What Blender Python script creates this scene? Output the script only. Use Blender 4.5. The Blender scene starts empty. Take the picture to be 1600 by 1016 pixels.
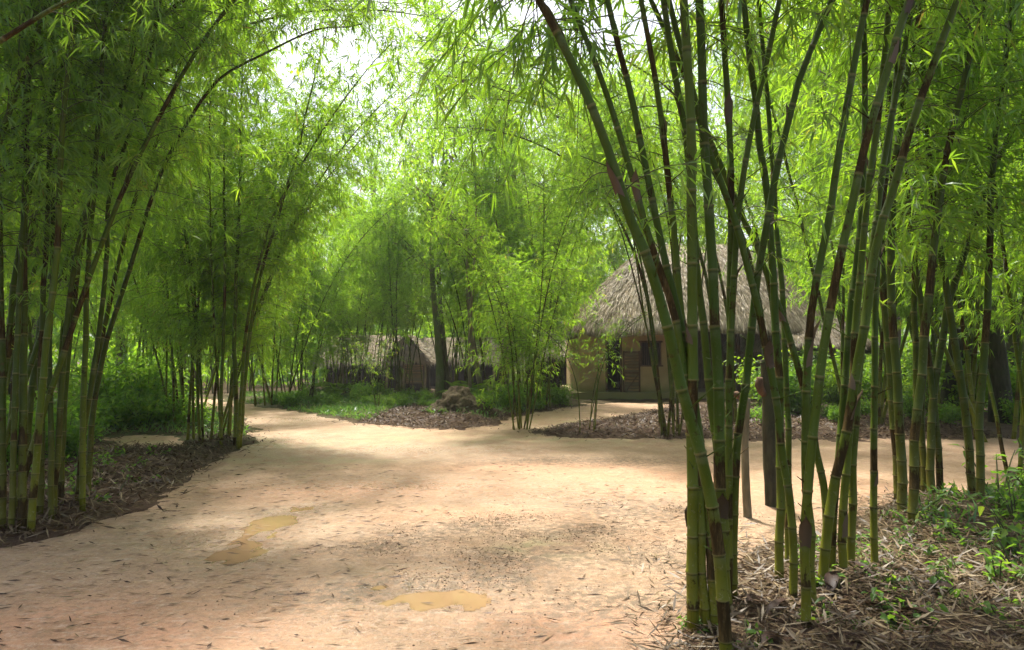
import bpy, math, random
import numpy as np
from mathutils import Vector, Matrix

R = math.radians
rng = np.random.default_rng(7)
random.seed(7)
scene = bpy.context.scene
COL = scene.collection
F = 1067.0            # focal length in photo pixels (1600 wide)
CAMZ = 1.5
PITCH = math.atan(47 / F)

# ------------------------------------------------------------------ camera
cam = bpy.data.objects.new('camera', bpy.data.cameras.new('camera'))
COL.objects.link(cam)
cam.location = (0, 0, CAMZ)
cam.rotation_euler = (math.pi / 2 + PITCH, 0, 0)
cam.data.sensor_width = 36
cam.data.lens = 36 * F / 1600
cam.data.clip_end = 500
cam.data.clip_start = 0.05
scene.camera = cam


def P(px, py, Y):
    """photo pixel at depth Y -> world point"""
    xc = (px - 800) / F
    yc = (508 - py) / F
    wy = math.cos(PITCH) - yc * math.sin(PITCH)
    wz = math.sin(PITCH) + yc * math.cos(PITCH)
    k = Y / wy
    return np.array([xc * k, Y, CAMZ + wz * k])


def G(px, py, h=0.0):
    """photo pixel on the ground at height h"""
    xc = (px - 800) / F
    yc = (508 - py) / F
    wy = math.cos(PITCH) - yc * math.sin(PITCH)
    wz = math.sin(PITCH) + yc * math.cos(PITCH)
    k = (h - CAMZ) / wz
    return np.array([xc * k, wy * k, h])


# ------------------------------------------------------------------ noise / terrain
def _hash(ix, iy, seed):
    n = (ix * 374761393 + iy * 668265263 + seed * 1442695041) & 0xFFFFFFFF
    n = ((n ^ (n >> 13)) * 1274126177) & 0xFFFFFFFF
    n = n ^ (n >> 16)
    return (n & 0xFFFF) / 65535.0


def vnoise(x, y, scale=1.0, seed=0):
    x = np.asarray(x, float) * scale + 1000
    y = np.asarray(y, float) * scale + 1000
    ix = np.floor(x).astype(np.int64); iy = np.floor(y).astype(np.int64)
    fx = x - ix; fy = y - iy
    fx = fx * fx * (3 - 2 * fx); fy = fy * fy * (3 - 2 * fy)
    a = _hash(ix, iy, seed); b = _hash(ix + 1, iy, seed)
    c = _hash(ix, iy + 1, seed); d = _hash(ix + 1, iy + 1, seed)
    return (a * (1 - fx) + b * fx) * (1 - fy) + (c * (1 - fx) + d * fx) * fy


def fbm(x, y, scale=1.0, seed=0, oct=4):
    s = 0; a = 0.5
    for i in range(oct):
        s = s + a * vnoise(x, y, scale * 2 ** i, seed + i * 17); a *= 0.5
    return s / (1 - 0.5 ** oct)


def sstep(a, b, x):
    t = np.clip((np.asarray(x, float) - a) / (b - a), 0, 1)
    return t * t * (3 - 2 * t)


PATH_PX = [  # the clearing and the tracks leaving it
    [(-260, 1016), (-200, 884), (0, 852), (60, 842), (130, 826), (200, 798), (250, 771), (300, 740), (350, 714), (392, 697), (404, 684),
     (398, 668), (384, 655), (330, 641), (250, 634), (180, 630), (180, 614), (260, 616), (340, 626), (400, 636), (440, 642), (500, 651), (560, 661), (640, 669), (700, 672),
     (760, 668), (800, 652), (870, 640), (920, 632), (1045, 629), (1035, 640), (950, 656), (880, 666), (830, 674), (860, 681), (930, 685),
     (1000, 687), (1100, 688), (1200, 688), (1300, 689), (1400, 689), (1500, 687), (1600, 684), (1800, 680), (2100, 676), (2100, 700), (1700, 702), (1600, 722),
     (1560, 737), (1520, 766), (1480, 774), (1420, 770), (1352, 780), (1330, 803), (1290, 832), (1240, 838), (1200, 848), (1150, 864), (1085, 905),
     (1070, 935), (1056, 975), (1036, 1016), (1000, 1400), (900, 3000), (-1200, 3000)],
    [(150, 687), (200, 681), (270, 681), (310, 690), (280, 699), (200, 699)],
    [(560, 612), (600, 606), (720, 603), (720, 612), (640, 616)],
    [(836, 612), (900, 607), (940, 612), (880, 616)],
]
PATH_POLYS = [np.array([G(px, py)[:2] for px, py in poly]) for poly in PATH_PX]


def sdf(x, y):
    """negative on the bare path, positive on the litter"""
    x = np.asarray(x, float).ravel(); y = np.asarray(y, float).ravel()
    best = np.full(x.shape, 1e9); inside = np.zeros(x.shape, bool)
    for poly in PATH_POLYS:
        ins = np.zeros(x.shape, bool); n = len(poly)
        for i in range(n):
            ax, ay = poly[i]; bx, by = poly[(i + 1) % n]
            dx, dy = bx - ax, by - ay
            t = np.clip(((x - ax) * dx + (y - ay) * dy) / (dx * dx + dy * dy + 1e-12), 0, 1)
            dd = (x - ax - t * dx) ** 2 + (y - ay - t * dy) ** 2
            best = np.minimum(best, dd)
            c = ((ay > y) != (by > y))
            with np.errstate(divide='ignore', invalid='ignore'):
                ins ^= c & (x < (bx - ax) * (y - ay) / (by - ay + 1e-12) + ax)
        inside |= ins
    d = np.sqrt(best)
    return np.where(inside, -d, d)


MOUNDS = [(1.7, 4.3, 1.1, .05), (-4.5, 6.6, 0.9, .08), (-4.4, 11.6, 1.0, .12), (-3.4, 10.6, .8, .08), (4.4, 6.9, 0.9, .06), (-2.0, 16.5, 1.6, .10), (-0.6, 15.9, 1.0, .10),
          (0.9, 13.6, 1.0, .05), (2.6, 13.4, 1.3, .08)]


def terrain(x, y):
    x = np.asarray(x, float); y = np.asarray(y, float)
    drop = -0.6 * sstep(25, 33, y) * (1 - sstep(0.5, 4.0, x))
    return drop


def ground_h(x, y, d=None):
    sh = np.shape(x); x = np.asarray(x, float).ravel(); y = np.asarray(y, float).ravel()
    if d is None: d = sdf(x, y)
    d = d + (fbm(x, y, 1.6, 3, 5) - .48) * 0.42 * np.clip(y / 8, .35, 1.2)
    out = sstep(0.0, 0.9, d)
    h = out * (0.05 + 0.06 * (fbm(x, y, .9, 11) - .3)) - 0.05 * sstep(0.0, 0.2, -d)
    h += out * (fbm(x, y, 5, 23) - .5) * 0.06
    for mx, my, mr, ma in MOUNDS:
        h += out * ma * np.exp(-((x - mx) ** 2 + (y - my) ** 2) / mr ** 2)
    h = h + terrain(x, y)
    return h.reshape(sh)


PUDDLES = [  # (px, py) outlines
    ([(572, 924), (585, 918), (610, 916), (640, 921), (668, 923), (700, 926), (732, 931), (736, 937), (715, 943), (690, 945), (655, 944), (620, 941), (590, 936)],
     'brown muddy puddle in the middle of the clearing closest to the camera'),
    ([(378, 866), (380, 848), (392, 828), (412, 812), (440, 800), (478, 791), (500, 790), (490, 797), (462, 806), (440, 818), (428, 834), (424, 846), (404, 858)],
     'long thin muddy puddle following a wheel rut on the left side of the clearing'),
    ([(343, 872), (352, 864), (372, 861), (394, 866), (392, 875), (368, 878), (350, 877)],
     'small muddy puddle just below the long rut puddle'),
]
PUD = [np.array([G(px, py)[:2] for px, py in pl]) for pl, _ in PUDDLES]


def pud_dist(x, y):
    x = np.asarray(x, float).ravel(); y = np.asarray(y, float).ravel()
    best = np.full(x.shape, 1e9); inside = np.zeros(x.shape, bool)
    for poly in PUD:
        ins = np.zeros(x.shape, bool); n = len(poly)
        for i in range(n):
            ax, ay = poly[i]; bx, by = poly[(i + 1) % n]
            dx, dy = bx - ax, by - ay
            t = np.clip(((x - ax) * dx + (y - ay) * dy) / (dx * dx + dy * dy + 1e-12), 0, 1)
            best = np.minimum(best, (x - ax - t * dx) ** 2 + (y - ay - t * dy) ** 2)
            c = ((ay > y) != (by > y))
            with np.errstate(divide='ignore', invalid='ignore'):
                ins ^= c & (x < (bx - ax) * (y - ay) / (by - ay + 1e-12) + ax)
        inside |= ins
    d = np.sqrt(best)
    return np.where(inside, -d, d)


def path_h(x, y, detail=True):
    sh = np.shape(x); x = np.asarray(x, float).ravel(); y = np.asarray(y, float).ravel()
    h = (fbm(x, y, .7, 41) - .5) * 0.04 + (fbm(x, y, 4, 42, 4) - .5) * 0.026 + (vnoise(x, y, 9, 45) - .5) * .012
    pd = pud_dist(x, y) + (fbm(x, y, 6, 51, 5) - .5) * 0.24
    k = 1 - sstep(0.0, .45, pd)
    h = h * (1 - .25 * k) - 0.012 * (1 - sstep(-.04, .22, pd)) + terrain(x, y)
    return h.reshape(sh)


# ------------------------------------------------------------------ mesh building
def link(name, me, mats=None, parent=None):
    o = bpy.data.objects.new(name, me); COL.objects.link(o)
    if mats:
        for m in (mats if isinstance(mats, (list, tuple)) else [mats]): me.materials.append(m)
    if parent is not None: o.parent = parent
    return o


class MB:
    """collects vertices and faces (numpy blocks), with float attributes per vertex"""
    def __init__(self): self.v = []; self.f = []; self.n = 0; self.a = {}
    def add(self, v, faces, mat=0, smooth=False, **attrs):
        v = np.asarray(v, float).reshape(-1, 3)
        self.v.append(v)
        fs = faces if isinstance(faces, list) else [faces]
        for f in fs:
            f = np.asarray(f, np.int64)
            if f.size: self.f.append((f + self.n, mat, smooth))
        for k, val in attrs.items():
            self.a.setdefault(k, []).append((self.n, np.broadcast_to(np.asarray(val, float), (len(v),)).copy()))
        self.n += len(v)
        return self
    def mesh(self, name):
        me = bpy.data.meshes.new(name)
        v = np.concatenate(self.v) if self.v else np.zeros((0, 3))
        me.vertices.add(len(v)); me.vertices.foreach_set('co', v.astype(np.float32).ravel())
        li = np.concatenate([f.ravel() for f, _, _ in self.f])
        tot = np.concatenate([np.full(len(f), f.shape[1], np.int32) for f, _, _ in self.f])
        mi = np.concatenate([np.full(len(f), m, np.int32) for f, m, _ in self.f])
        sm = np.concatenate([np.full(len(f), s, bool) for f, _, s in self.f])
        me.loops.add(len(li)); me.loops.foreach_set('vertex_index', li.astype(np.int32))
        me.polygons.add(len(tot))
        st = np.concatenate([[0], np.cumsum(tot)[:-1]]).astype(np.int32)
        me.polygons.foreach_set('loop_start', st)
        me.polygons.foreach_set('material_index', mi)
        me.polygons.foreach_set('use_smooth', sm)
        me.update(calc_edges=True)
        me.validate()
        for k, blocks in self.a.items():
            arr = np.zeros(len(v), np.float32)
            for s, b in blocks: arr[s:s + len(b)] = b
            at = me.attributes.new(k, 'FLOAT', 'POINT'); at.data.foreach_set('value', arr)
        return me
    def build(self, name, mats, parent=None):
        return link(name, self.mesh(name), mats, parent)

    # ---- shapes
    def box(self, c, s, rot=None, mat=0, bev=0.0, **at):
        x, y, z = np.array(s) / 2.0
        v = np.array([[-x, -y, -z], [x, -y, -z], [x, y, -z], [-x, y, -z], [-x, -y, z], [x, -y, z], [x, y, z], [-x, y, z]])
        if rot is not None: v = v @ np.array(Matrix.Rotation(rot[0], 3, rot[1])).T
        f = np.array([[0, 3, 2, 1], [4, 5, 6, 7], [0, 1, 5, 4], [1, 2, 6, 5], [2, 3, 7, 6], [3, 0, 4, 7]])
        return self.add(v + np.array(c), f, mat, **at)
    def tube(self, pts, rad, n=8, mat=0, smooth=True, cap=True, rough=0.0, **at):
        pts = np.asarray(pts, float); m = len(pts); rad = np.broadcast_to(np.asarray(rad, float), (m,))
        t = np.gradient(pts, axis=0); t /= np.linalg.norm(t, axis=1, keepdims=True) + 1e-9
        ref = np.array([0.0, 1.0, 0.0]) if abs(t[0][2]) > .7 else np.array([0.0, 0.0, 1.0])
        u = np.cross(t, ref); u /= np.linalg.norm(u, axis=1, keepdims=True) + 1e-9
        w = np.cross(t, u)
        ang = np.linspace(0, 2 * np.pi, n, endpoint=False)
        rr = rad[:, None] * np.ones((m, n))
        if rough: rr = rr * (1 + rough * (rng.random((m, n)) - .5))
        v = pts[:, None, :] + (np.cos(ang)[None, :, None] * u[:, None, :] + np.sin(ang)[None, :, None] * w[:, None, :]) * rr[:, :, None]
        i = np.arange(m - 1)[:, None] * n; j = np.arange(n)[None, :]; j2 = (j + 1) % n
        f = np.stack([i + j, i + n + j, i + n + j2, i + j2], -1).reshape(-1, 4)
        at2 = {k: np.repeat(np.broadcast_to(np.asarray(a, float), (m,)), n) for k, a in at.items()}
        base = self.n
        self.add(v.reshape(-1, 3), f, mat, smooth, **at2)
        if cap:
            self.f.append((np.array([[base + (m - 1) * n + k for k in range(n)][::-1]]), mat, False))
            self.f.append((np.array([[base + k for k in range(n)]]), mat, False))
        return self


def unit(v):
    return v / (np.linalg.norm(v, axis=-1, keepdims=True) + 1e-9)


def leaves(mb, base, d, L, W, rg, mat=0, lod=1, droop=0.25, nrm=None, tone=None, shape=0.38):
    """lanceolate leaves: base points, unit directions, lengths, widths"""
    n = len(base)
    if n == 0: return
    L = np.broadcast_to(L, (n,)); W = np.broadcast_to(W, (n,))
    if nrm is None:
        nrm = np.array([0, 0, 1.0]) + rg.normal(0, .55, (n, 3))
    side = unit(np.cross(d, nrm)); up = np.cross(side, d)
    if tone is None: tone = rg.random(n)
    dn = np.array([0, 0, -1.0])
    if lod == 0:
        s1, s2 = .28, .64
        c1 = base + d * (L * s1)[:, None] + up * (W * .0)[:, None] + dn * (L * droop * s1 ** 2)[:, None]
        c2 = base + d * (L * s2)[:, None] + dn * (L * droop * s2 ** 2)[:, None]
        tip = base + d * L[:, None] + dn * (L * droop)[:, None]
        lift = up * (W * .18)[:, None]
        a = side * (W * .5)[:, None]; b = side * (W * .36)[:, None]
        v = np.stack([base, c1 + a + lift, c1, c1 - a + lift, c2 + b + lift * .7, c2, c2 - b + lift * .7, tip], 1)
        o = (np.arange(n) * 8)[:, None]
        q = np.concatenate([o + np.array([[1, 4, 5, 2]]), o + np.array([[2, 5, 6, 3]])])
        t = np.concatenate([o + np.array([[0, 1, 2]]), o + np.array([[0, 2, 3]]), o + np.array([[4, 7, 5]]), o + np.array([[5, 7, 6]])])
        mb.add(v.reshape(-1, 3), [q, t], mat, False, tone=np.repeat(tone, 8))
    else:
        c = base + d * (L * shape)[:, None]
        tip = base + d * L[:, None] + dn * (L * droop)[:, None]
        a = side * (W * .5)[:, None] + 0 * c
        v = np.stack([base, c + a, tip, c - a], 1)
        o = (np.arange(n) * 4)[:, None]
        mb.add(v.reshape(-1, 3), o + np.array([[0, 1, 2, 3]]), mat, False, tone=np.repeat(tone, 4))


# ------------------------------------------------------------------ properties
def tag(o, label=None, cat=None, group=None, kind=None):
    if label: o['label'] = label
    if cat: o['category'] = cat
    if group: o['group'] = group
    if kind: o['kind'] = kind
    return o


def empty(name, loc=(0, 0, 0), rz=0.0, sc=1.0):
    o = bpy.data.objects.new(name, None); COL.objects.link(o)
    o.location = loc; o.rotation_euler = (0, 0, rz); o.scale = (sc, sc, sc) if np.isscalar(sc) else sc
    o.empty_display_size = .2
    return o


def children(o): return [c for c in bpy.data.objects if c.parent == o]


def copy_tree(o, kids):
    c = o.copy(); COL.objects.link(c)
    for k in kids:
        d = k.copy(); COL.objects.link(d); d.parent = c
    return c


ORD = ['first', 'second', 'third', 'fourth', 'fifth', 'sixth', 'seventh', 'eighth', 'ninth', 'tenth', 'eleventh', 'twelfth', 'thirteenth',
       'fourteenth', 'fifteenth', 'sixteenth', 'seventeenth', 'eighteenth', 'nineteenth', 'twentieth', 'twenty-first', 'twenty-second', 'twenty-third',
       'twenty-fourth', 'twenty-fifth', 'twenty-sixth', 'twenty-seventh', 'twenty-eighth', 'twenty-ninth', 'thirtieth']


# ------------------------------------------------------------------ materials
class NT:
    def __init__(self, name):
        self.m = bpy.data.materials.new(name); self.m.use_nodes = True
        self.t = self.m.node_tree; self.t.nodes.clear()
        self.out = self.t.nodes.new('ShaderNodeOutputMaterial')
    def n(self, typ, **kw):
        nd = self.t.nodes.new(typ)
        for k, v in kw.items():
            if k.startswith('i_'):
                nd.inputs[k[2:].replace('_', ' ')].default_value = v
            else: setattr(nd, k, v)
        return nd
    def l(self, a, b): self.t.links.new(a, b); return b
    def attr(self, name): return self.n('ShaderNodeAttribute', attribute_name=name).outputs['Fac']
    def rand(self): return self.n('ShaderNodeObjectInfo').outputs['Random']
    def pos(self): return self.n('ShaderNodeNewGeometry').outputs['Position']
    def objco(self): return self.n('ShaderNodeTexCoord').outputs['Object']
    def noise(self, vec, scale, detail=4, rough=.55, dist=0.0):
        nd = self.n('ShaderNodeTexNoise'); nd.inputs['Scale'].default_value = scale
        nd.inputs['Detail'].default_value = detail; nd.inputs['Roughness'].default_value = rough
        nd.inputs['Distortion'].default_value = dist
        if vec is not None: self.l(vec, nd.inputs['Vector'])
        return nd.outputs['Fac']
    def math(self, op, a, b=None, c=None):
        nd = self.n('ShaderNodeMath', operation=op)
        for i, x in enumerate((a, b, c)):
            if x is None: continue
            if isinstance(x, (int, float)): nd.inputs[i].default_value = x
            else: self.l(x, nd.inputs[i])
        return nd.outputs[0]
    def ramp(self, fac, stops, interp='LINEAR'):
        nd = self.n('ShaderNodeValToRGB'); cr = nd.color_ramp; cr.interpolation = interp
        while len(cr.elements) < len(stops): cr.elements.new(0.5)
        for e, (p, c) in zip(cr.elements, stops):
            e.position = p; e.color = (*c, 1) if len(c) == 3 else c
        self.l(fac, nd.inputs[0]); return nd.outputs[0]
    def step(self, fac, a, b):
        nd = self.n('ShaderNodeMapRange', interpolation_type='SMOOTHSTEP')
        self.l(fac, nd.inputs[0]); nd.inputs[1].default_value = a; nd.inputs[2].default_value = b
        return nd.outputs[0]
    def mix(self, fac, a, b, mode='MIX'):
        nd = self.n('ShaderNodeMix', data_type='RGBA', blend_type=mode)
        for i, x in ((0, fac), (6, a), (7, b)):
            if isinstance(x, (int, float)): nd.inputs[i].default_value = x
            elif isinstance(x, tuple): nd.inputs[i].default_value = (*x, 1)
            else: self.l(x, nd.inputs[i])
        return nd.outputs[2]
    def vscale(self, vec, s):
        nd = self.n('ShaderNodeMapping'); nd.inputs['Scale'].default_value = s; self.l(vec, nd.inputs[0]); return nd.outputs[0]
    def bump(self, h, strength=.3, dist=.02):
        nd = self.n('ShaderNodeBump'); nd.inputs['Strength'].default_value = strength; nd.inputs['Distance'].default_value = dist
        self.l(h, nd.inputs['Height']); return nd.outputs[0]
    def principled(self, color, rough=.6, spec=.5, bump=None):
        p = self.n('ShaderNodeBsdfPrincipled')
        for key, x in (('Base Color', color), ('Roughness', rough), ('Specular IOR Level', spec)):
            if isinstance(x, (int, float)): p.inputs[key].default_value = x
            elif isinstance(x, tuple): p.inputs[key].default_value = (*x, 1)
            else: self.l(x, p.inputs[key])
        if bump is not None: self.l(bump, p.inputs['Normal'])
        self.l(p.outputs[0], self.out.inputs[0]); return p


def leaf_mat(name, stops, tstops, trans=.5, gloss=.05, rough=.4):
    t = NT(name)
    f = t.math('ADD', t.math('MULTIPLY', t.attr('tone'), .7), t.math('MULTIPLY', t.rand(), .3))
    c = t.ramp(f, stops); tc = t.ramp(f, tstops)
    d = t.n('ShaderNodeBsdfDiffuse'); t.l(c, d.inputs[0])
    tr = t.n('ShaderNodeBsdfTranslucent'); t.l(tc, tr.inputs[0])
    mx = t.n('ShaderNodeMixShader'); mx.inputs[0].default_value = trans
    t.l(d.outputs[0], mx.inputs[1]); t.l(tr.outputs[0], mx.inputs[2])
    g = t.n('ShaderNodeBsdfGlossy'); g.inputs['Roughness'].default_value = rough; g.inputs[0].default_value = (.9, .95, 1, 1)
    m2 = t.n('ShaderNodeMixShader'); m2.inputs[0].default_value = gloss
    t.l(mx.outputs[0], m2.inputs[1]); t.l(g.outputs[0], m2.inputs[2])
    t.l(m2.outputs[0], t.out.inputs[0])
    return t.m


M = {}
M['bamboo_leaf'] = leaf_mat('bamboo_leaf', [(0, (.036, .085, .012)), (.5, (.062, .14, .018)), (.84, (.11, .19, .025)), (.93, (.24, .18, .05))],
                            [(0, (.21, .43, .022)), (.5, (.39, .67, .03)), (.84, (.56, .78, .04)), (.93, (.55, .42, .08))], .58, .04, .42)
M['broad_leaf'] = leaf_mat('broad_leaf', [(0, (.035, .075, .008)), (.6, (.065, .12, .014)), (1, (.10, .16, .02))],
                           [(0, (.2, .38, .012)), (.6, (.34, .56, .02)), (1, (.5, .66, .03))], .54, .03, .45)
M['weed_leaf'] = leaf_mat('weed_leaf', [(0, (.05, .11, .014)), (.6, (.09, .17, .024)), (1, (.16, .22, .035))],
                          [(0, (.16, .36, .03)), (.6, (.28, .52, .035)), (1, (.44, .6, .05))], .5, .02, .5)
M['grass'] = leaf_mat('grass', [(0, (.04, .10, .015)), (.7, (.08, .17, .03)), (1, (.2, .2, .07))],
                      [(0, (.12, .30, .03)), (.7, (.22, .44, .05)), (1, (.35, .33, .1))], .42, .04, .4)
M['dry_leaf'] = leaf_mat('dry_leaf', [(0, (.045, .028, .012)), (.35, (.11, .072, .034)), (.7, (.20, .145, .075)), (1, (.38, .30, .18))],
                         [(0, (.05, .025, .01)), (.5, (.15, .08, .04)), (1, (.3, .2, .1))], .15, .03, .5)
M['dark_litter'] = leaf_mat('dark_litter', [(0, (.022, .012, .008)), (.5, (.055, .03, .018)), (1, (.13, .085, .05))],
                            [(0, (.03, .02, .01)), (1, (.1, .06, .03))], .1, .02, .5)
M['thatch_straw'] = leaf_mat('thatch_straw', [(0, (.12, .095, .06)), (.5, (.255, .212, .142)), (1, (.46, .405, .30))],
                             [(0, (.1, .08, .05)), (1, (.3, .24, .16))], .12, .03, .5)


def mat_culm(name, green, green2, low, brown, brownness=.66):
    t = NT(name)
    nd = t.attr('node'); rnd = t.rand(); co = t.objco()
    fr = t.math('FRACT', nd); idx = t.math('FLOOR', nd)
    wn = t.n('ShaderNodeTexWhiteNoise', noise_dimensions='2D')
    cb = t.n('ShaderNodeCombineXYZ'); t.l(idx, cb.inputs[0]); t.l(t.math('MULTIPLY', rnd, 97.0), cb.inputs[1]); t.l(cb.outputs[0], wn.inputs['Vector'])
    hv = wn.outputs['Value']
    sepc = t.n('ShaderNodeSeparateColor'); t.l(wn.outputs['Color'], sepc.inputs[0])
    n1 = t.noise(co, 9, 5, .65); n2 = t.noise(t.vscale(co, (14, 14, 2.2)), 3, 4, .6); n3 = t.noise(co, 40, 3, .6)
    # base colour: green with slow variation, yellower low down and lightened there as if better lit
    g = t.mix(t.math('ADD', t.math('MULTIPLY', rnd, .6), t.math('MULTIPLY', n2, .4)), green, green2)
    lo = t.math('SUBTRACT', 1, t.step(nd, 1.0, 6.0))
    g = t.mix(t.math('MULTIPLY', lo, .75), g, low)
    g = t.mix(t.math('MULTIPLY', t.step(n1, .5, .75), .35), g, (.12, .12, .04))
    g = t.mix(t.math('MULTIPLY', t.math('MULTIPLY', t.step(fr, .72, .95), t.step(n1, .4, .6)), .28), g, (.17, .19, .10))
    scr = t.noise(t.vscale(co, (60, 60, 3)), 2.0, 5, .7)
    g = t.mix(t.math('MULTIPLY', t.step(scr, .60, .70), .28), g, (.15, .14, .05))
    g = t.mix(t.math('MULTIPLY', t.step(scr, .42, .33), .5), g, (.02, .035, .005))
    lich = t.math('MULTIPLY', t.step(t.noise(co, 26, 4, .7), .60, .68), t.math('SUBTRACT', 1, t.step(nd, 2.0, 9.0)))
    g = t.mix(t.math('MULTIPLY', lich, .5), g, (.24, .23, .12))
    # brown sheath remnants on the upper side of some nodes
    on = t.step(hv, brownness, brownness + .02)
    n5 = t.noise(t.vscale(co, (30, 30, 5)), 1.6, 5, .7)
    edge = t.math('ADD', fr, t.math('MULTIPLY', t.math('SUBTRACT', t.math('ADD', t.math('MULTIPLY', n1, .5), t.math('MULTIPLY', n5, .5)), .5), 2.6))
    lim = t.math('MULTIPLY', sepc.outputs[1], 1.2)
    cov = t.math('SUBTRACT', 1, t.step(t.math('SUBTRACT', edge, lim), -.10, .10))
    br = t.math('MULTIPLY', on, cov)
    speck = t.math('MULTIPLY', t.step(t.noise(co, 16, 5, .7), .58, .64), t.step(hv, .3, .32))
    br = t.math('MAXIMUM', br, t.math('MULTIPLY', speck, .8))
    bc = t.mix(t.step(n5, .42, .7), brown, tuple(min(1, x * 2.8) for x in brown)); bc = t.mix(t.math('MULTIPLY', t.step(n3, .6, .72), .35), bc, (.14, .10, .055))
    c = t.mix(br, g, bc)
    # node rings
    ring = t.math('MAXIMUM', t.math('SUBTRACT', 1, t.step(fr, .012, .03)), t.step(fr, .978, .992))
    c = t.mix(t.math('MULTIPLY', ring, .6), c, (.19, .17, .06))
    dk = t.math('MULTIPLY', t.step(fr, .93, .955), t.math('SUBTRACT', 1, t.step(fr, .96, .975)))
    c = t.mix(t.math('MULTIPLY', dk, .5), c, (.03, .03, .012))
    t.principled(c, t.math('ADD', .5, t.math('MULTIPLY', br, .35)), t.math('SUBTRACT', .16, t.math('MULTIPLY', br, .12)), t.bump(n2, .12, .004))
    return t.m


M['culm'] = mat_culm('culm', (.038, .076, .004), (.085, .118, .006), (.165, .155, .012), (.036, .024, .008), .78)
M['culm_dark'] = mat_culm('culm_dark', (.030, .056, .004), (.064, .088, .006), (.120, .108, .012), (.034, .023, .008), .64)
t = NT('twig'); t.principled((.07, .075, .025), .6, .3); M['twig'] = t.m


def mat_bark(name, c1, c2, moss, mossy=.5, scale=6):
    t = NT(name); co = t.objco()
    n1 = t.noise(t.vscale(co, (1, 1, .22)), scale * 3, 6, .65, .3); n2 = t.noise(co, 2.2, 4, .6); n3 = t.noise(co, 25, 4, .6)
    c = t.mix(t.step(n1, .3, .7), c1, c2)
    c = t.mix(t.math('MULTIPLY', t.step(n2, .62 - mossy * .3, .72 - mossy * .2), .8), c, moss)
    t.principled(c, .85, .2, t.bump(t.math('ADD', n1, t.math('MULTIPLY', n3, .3)), .6, .03))
    return t.m


M['bark'] = mat_bark('bark', (.06, .045, .03), (.15, .12, .08), (.08, .11, .03), .3)
M['mossy_bark'] = mat_bark('mossy_bark', (.11, .10, .05), (.24, .22, .12), (.12, .17, .04), .8)
M['dark_wood'] = mat_bark('dark_wood', (.026, .025, .013), (.075, .068, .038), (.05, .058, .02), .55, 5)
M['pale_wood'] = mat_bark('pale_wood', (.13, .11, .06), (.24, .20, .12), (.15, .15, .07), .3, 5)
M['old_wood'] = mat_bark('old_wood', (.06, .035, .02), (.14, .085, .05), (.08, .07, .03), .2, 5)
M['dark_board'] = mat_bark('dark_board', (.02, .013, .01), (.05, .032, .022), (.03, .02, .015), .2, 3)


def mat_path():
    t = NT('sandy_dirt'); p = t.pos()
    wet = t.attr('wet'); grav = t.attr('gravel'); red = t.attr('clay')
    n0 = t.noise(p, .55, 4, .6, .3); n1 = t.noise(p, 2.3, 6, .62); n2 = t.noise(p, 14, 5, .65); n3 = t.noise(p, 70, 4, .65); n4 = t.noise(p, 220, 2, .6)
    st = t.noise(t.vscale(p, (1.0, 3.2, 1)), 5, 6, .7, .4)
    c = t.mix(t.step(n1, .3, .72), (.30, .182, .102), (.41, .275, .172))
    c = t.mix(t.math('MULTIPLY', t.step(n0, .45, .65), .4), c, (.36, .25, .15))
    c = t.mix(t.math('MULTIPLY', red, t.math('ADD', .25, t.math('MULTIPLY', t.step(n1, .3, .7), .6))), c, (.50, .24, .13))
    # pale crusts and dark damp streaks
    c = t.mix(t.math('MULTIPLY', t.step(st, .52, .7), .45), c, (.57, .47, .37))
    c = t.mix(t.math('MULTIPLY', t.step(t.noise(t.vscale(p, (1, 2.2, 1)), 9, 6, .75), .57, .68), .42), c, (.22, .15, .09))
    c = t.mix(t.math('MULTIPLY', t.step(n2, .5, .62), .5), c, (.23, .15, .09))
    mid = t.noise(p, 32, 5, .7)
    c = t.mix(t.math('MULTIPLY', t.step(mid, .54, .66), .4), c, (.54, .43, .33))
    c = t.mix(t.math('MULTIPLY', t.step(mid, .46, .36), .5), c, (.19, .125, .08))
    fine = t.noise(p, 130, 4, .75)
    c = t.mix(t.math('MULTIPLY', t.step(fine, .5, .66), .4), c, (.2, .135, .08))
    gm = t.math('MULTIPLY', grav, t.step(t.math('ADD', t.math('MULTIPLY', n2, .55), t.math('MULTIPLY', fine, .45)), .42, .54))
    c = t.mix(t.math('MULTIPLY', gm, .85), c, (.115, .085, .055))
    c = t.mix(t.math('MULTIPLY', t.step(n3, .62, .7), .5), c, (.16, .11, .07))
    c = t.mix(t.math('MULTIPLY', t.step(n4, .55, .75), .3), c, (.62, .5, .36))
    alg = t.math('MULTIPLY', t.attr('algae'), t.step(n1, .42, .62))
    c = t.mix(t.math('MULTIPLY', alg, .5), c, (.24, .25, .11))
    c = t.mix(t.math('MULTIPLY', wet, .3), c, t.mix(1.0, c, (.55, .5, .45), 'MULTIPLY'))
    c = t.mix(t.math('MULTIPLY', t.attr('rim'), .55), c, (.17, .105, .06))
    wr = t.math('MULTIPLY', wet, t.step(t.math('ADD', n2, t.math('MULTIPLY', n1, .5)), .55, .85))
    rough = t.math('SUBTRACT', .75, t.math('MULTIPLY', wr, .53))
    spec = t.math('ADD', .3, t.math('MULTIPLY', wr, .35))
    h = t.math('ADD', t.math('MULTIPLY', n2, .8), t.math('ADD', t.math('MULTIPLY', n3, .4), t.math('MULTIPLY', n4, .15)))
    t.principled(c, rough, spec, t.bump(h, .8, .035))
    return t.m


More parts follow.
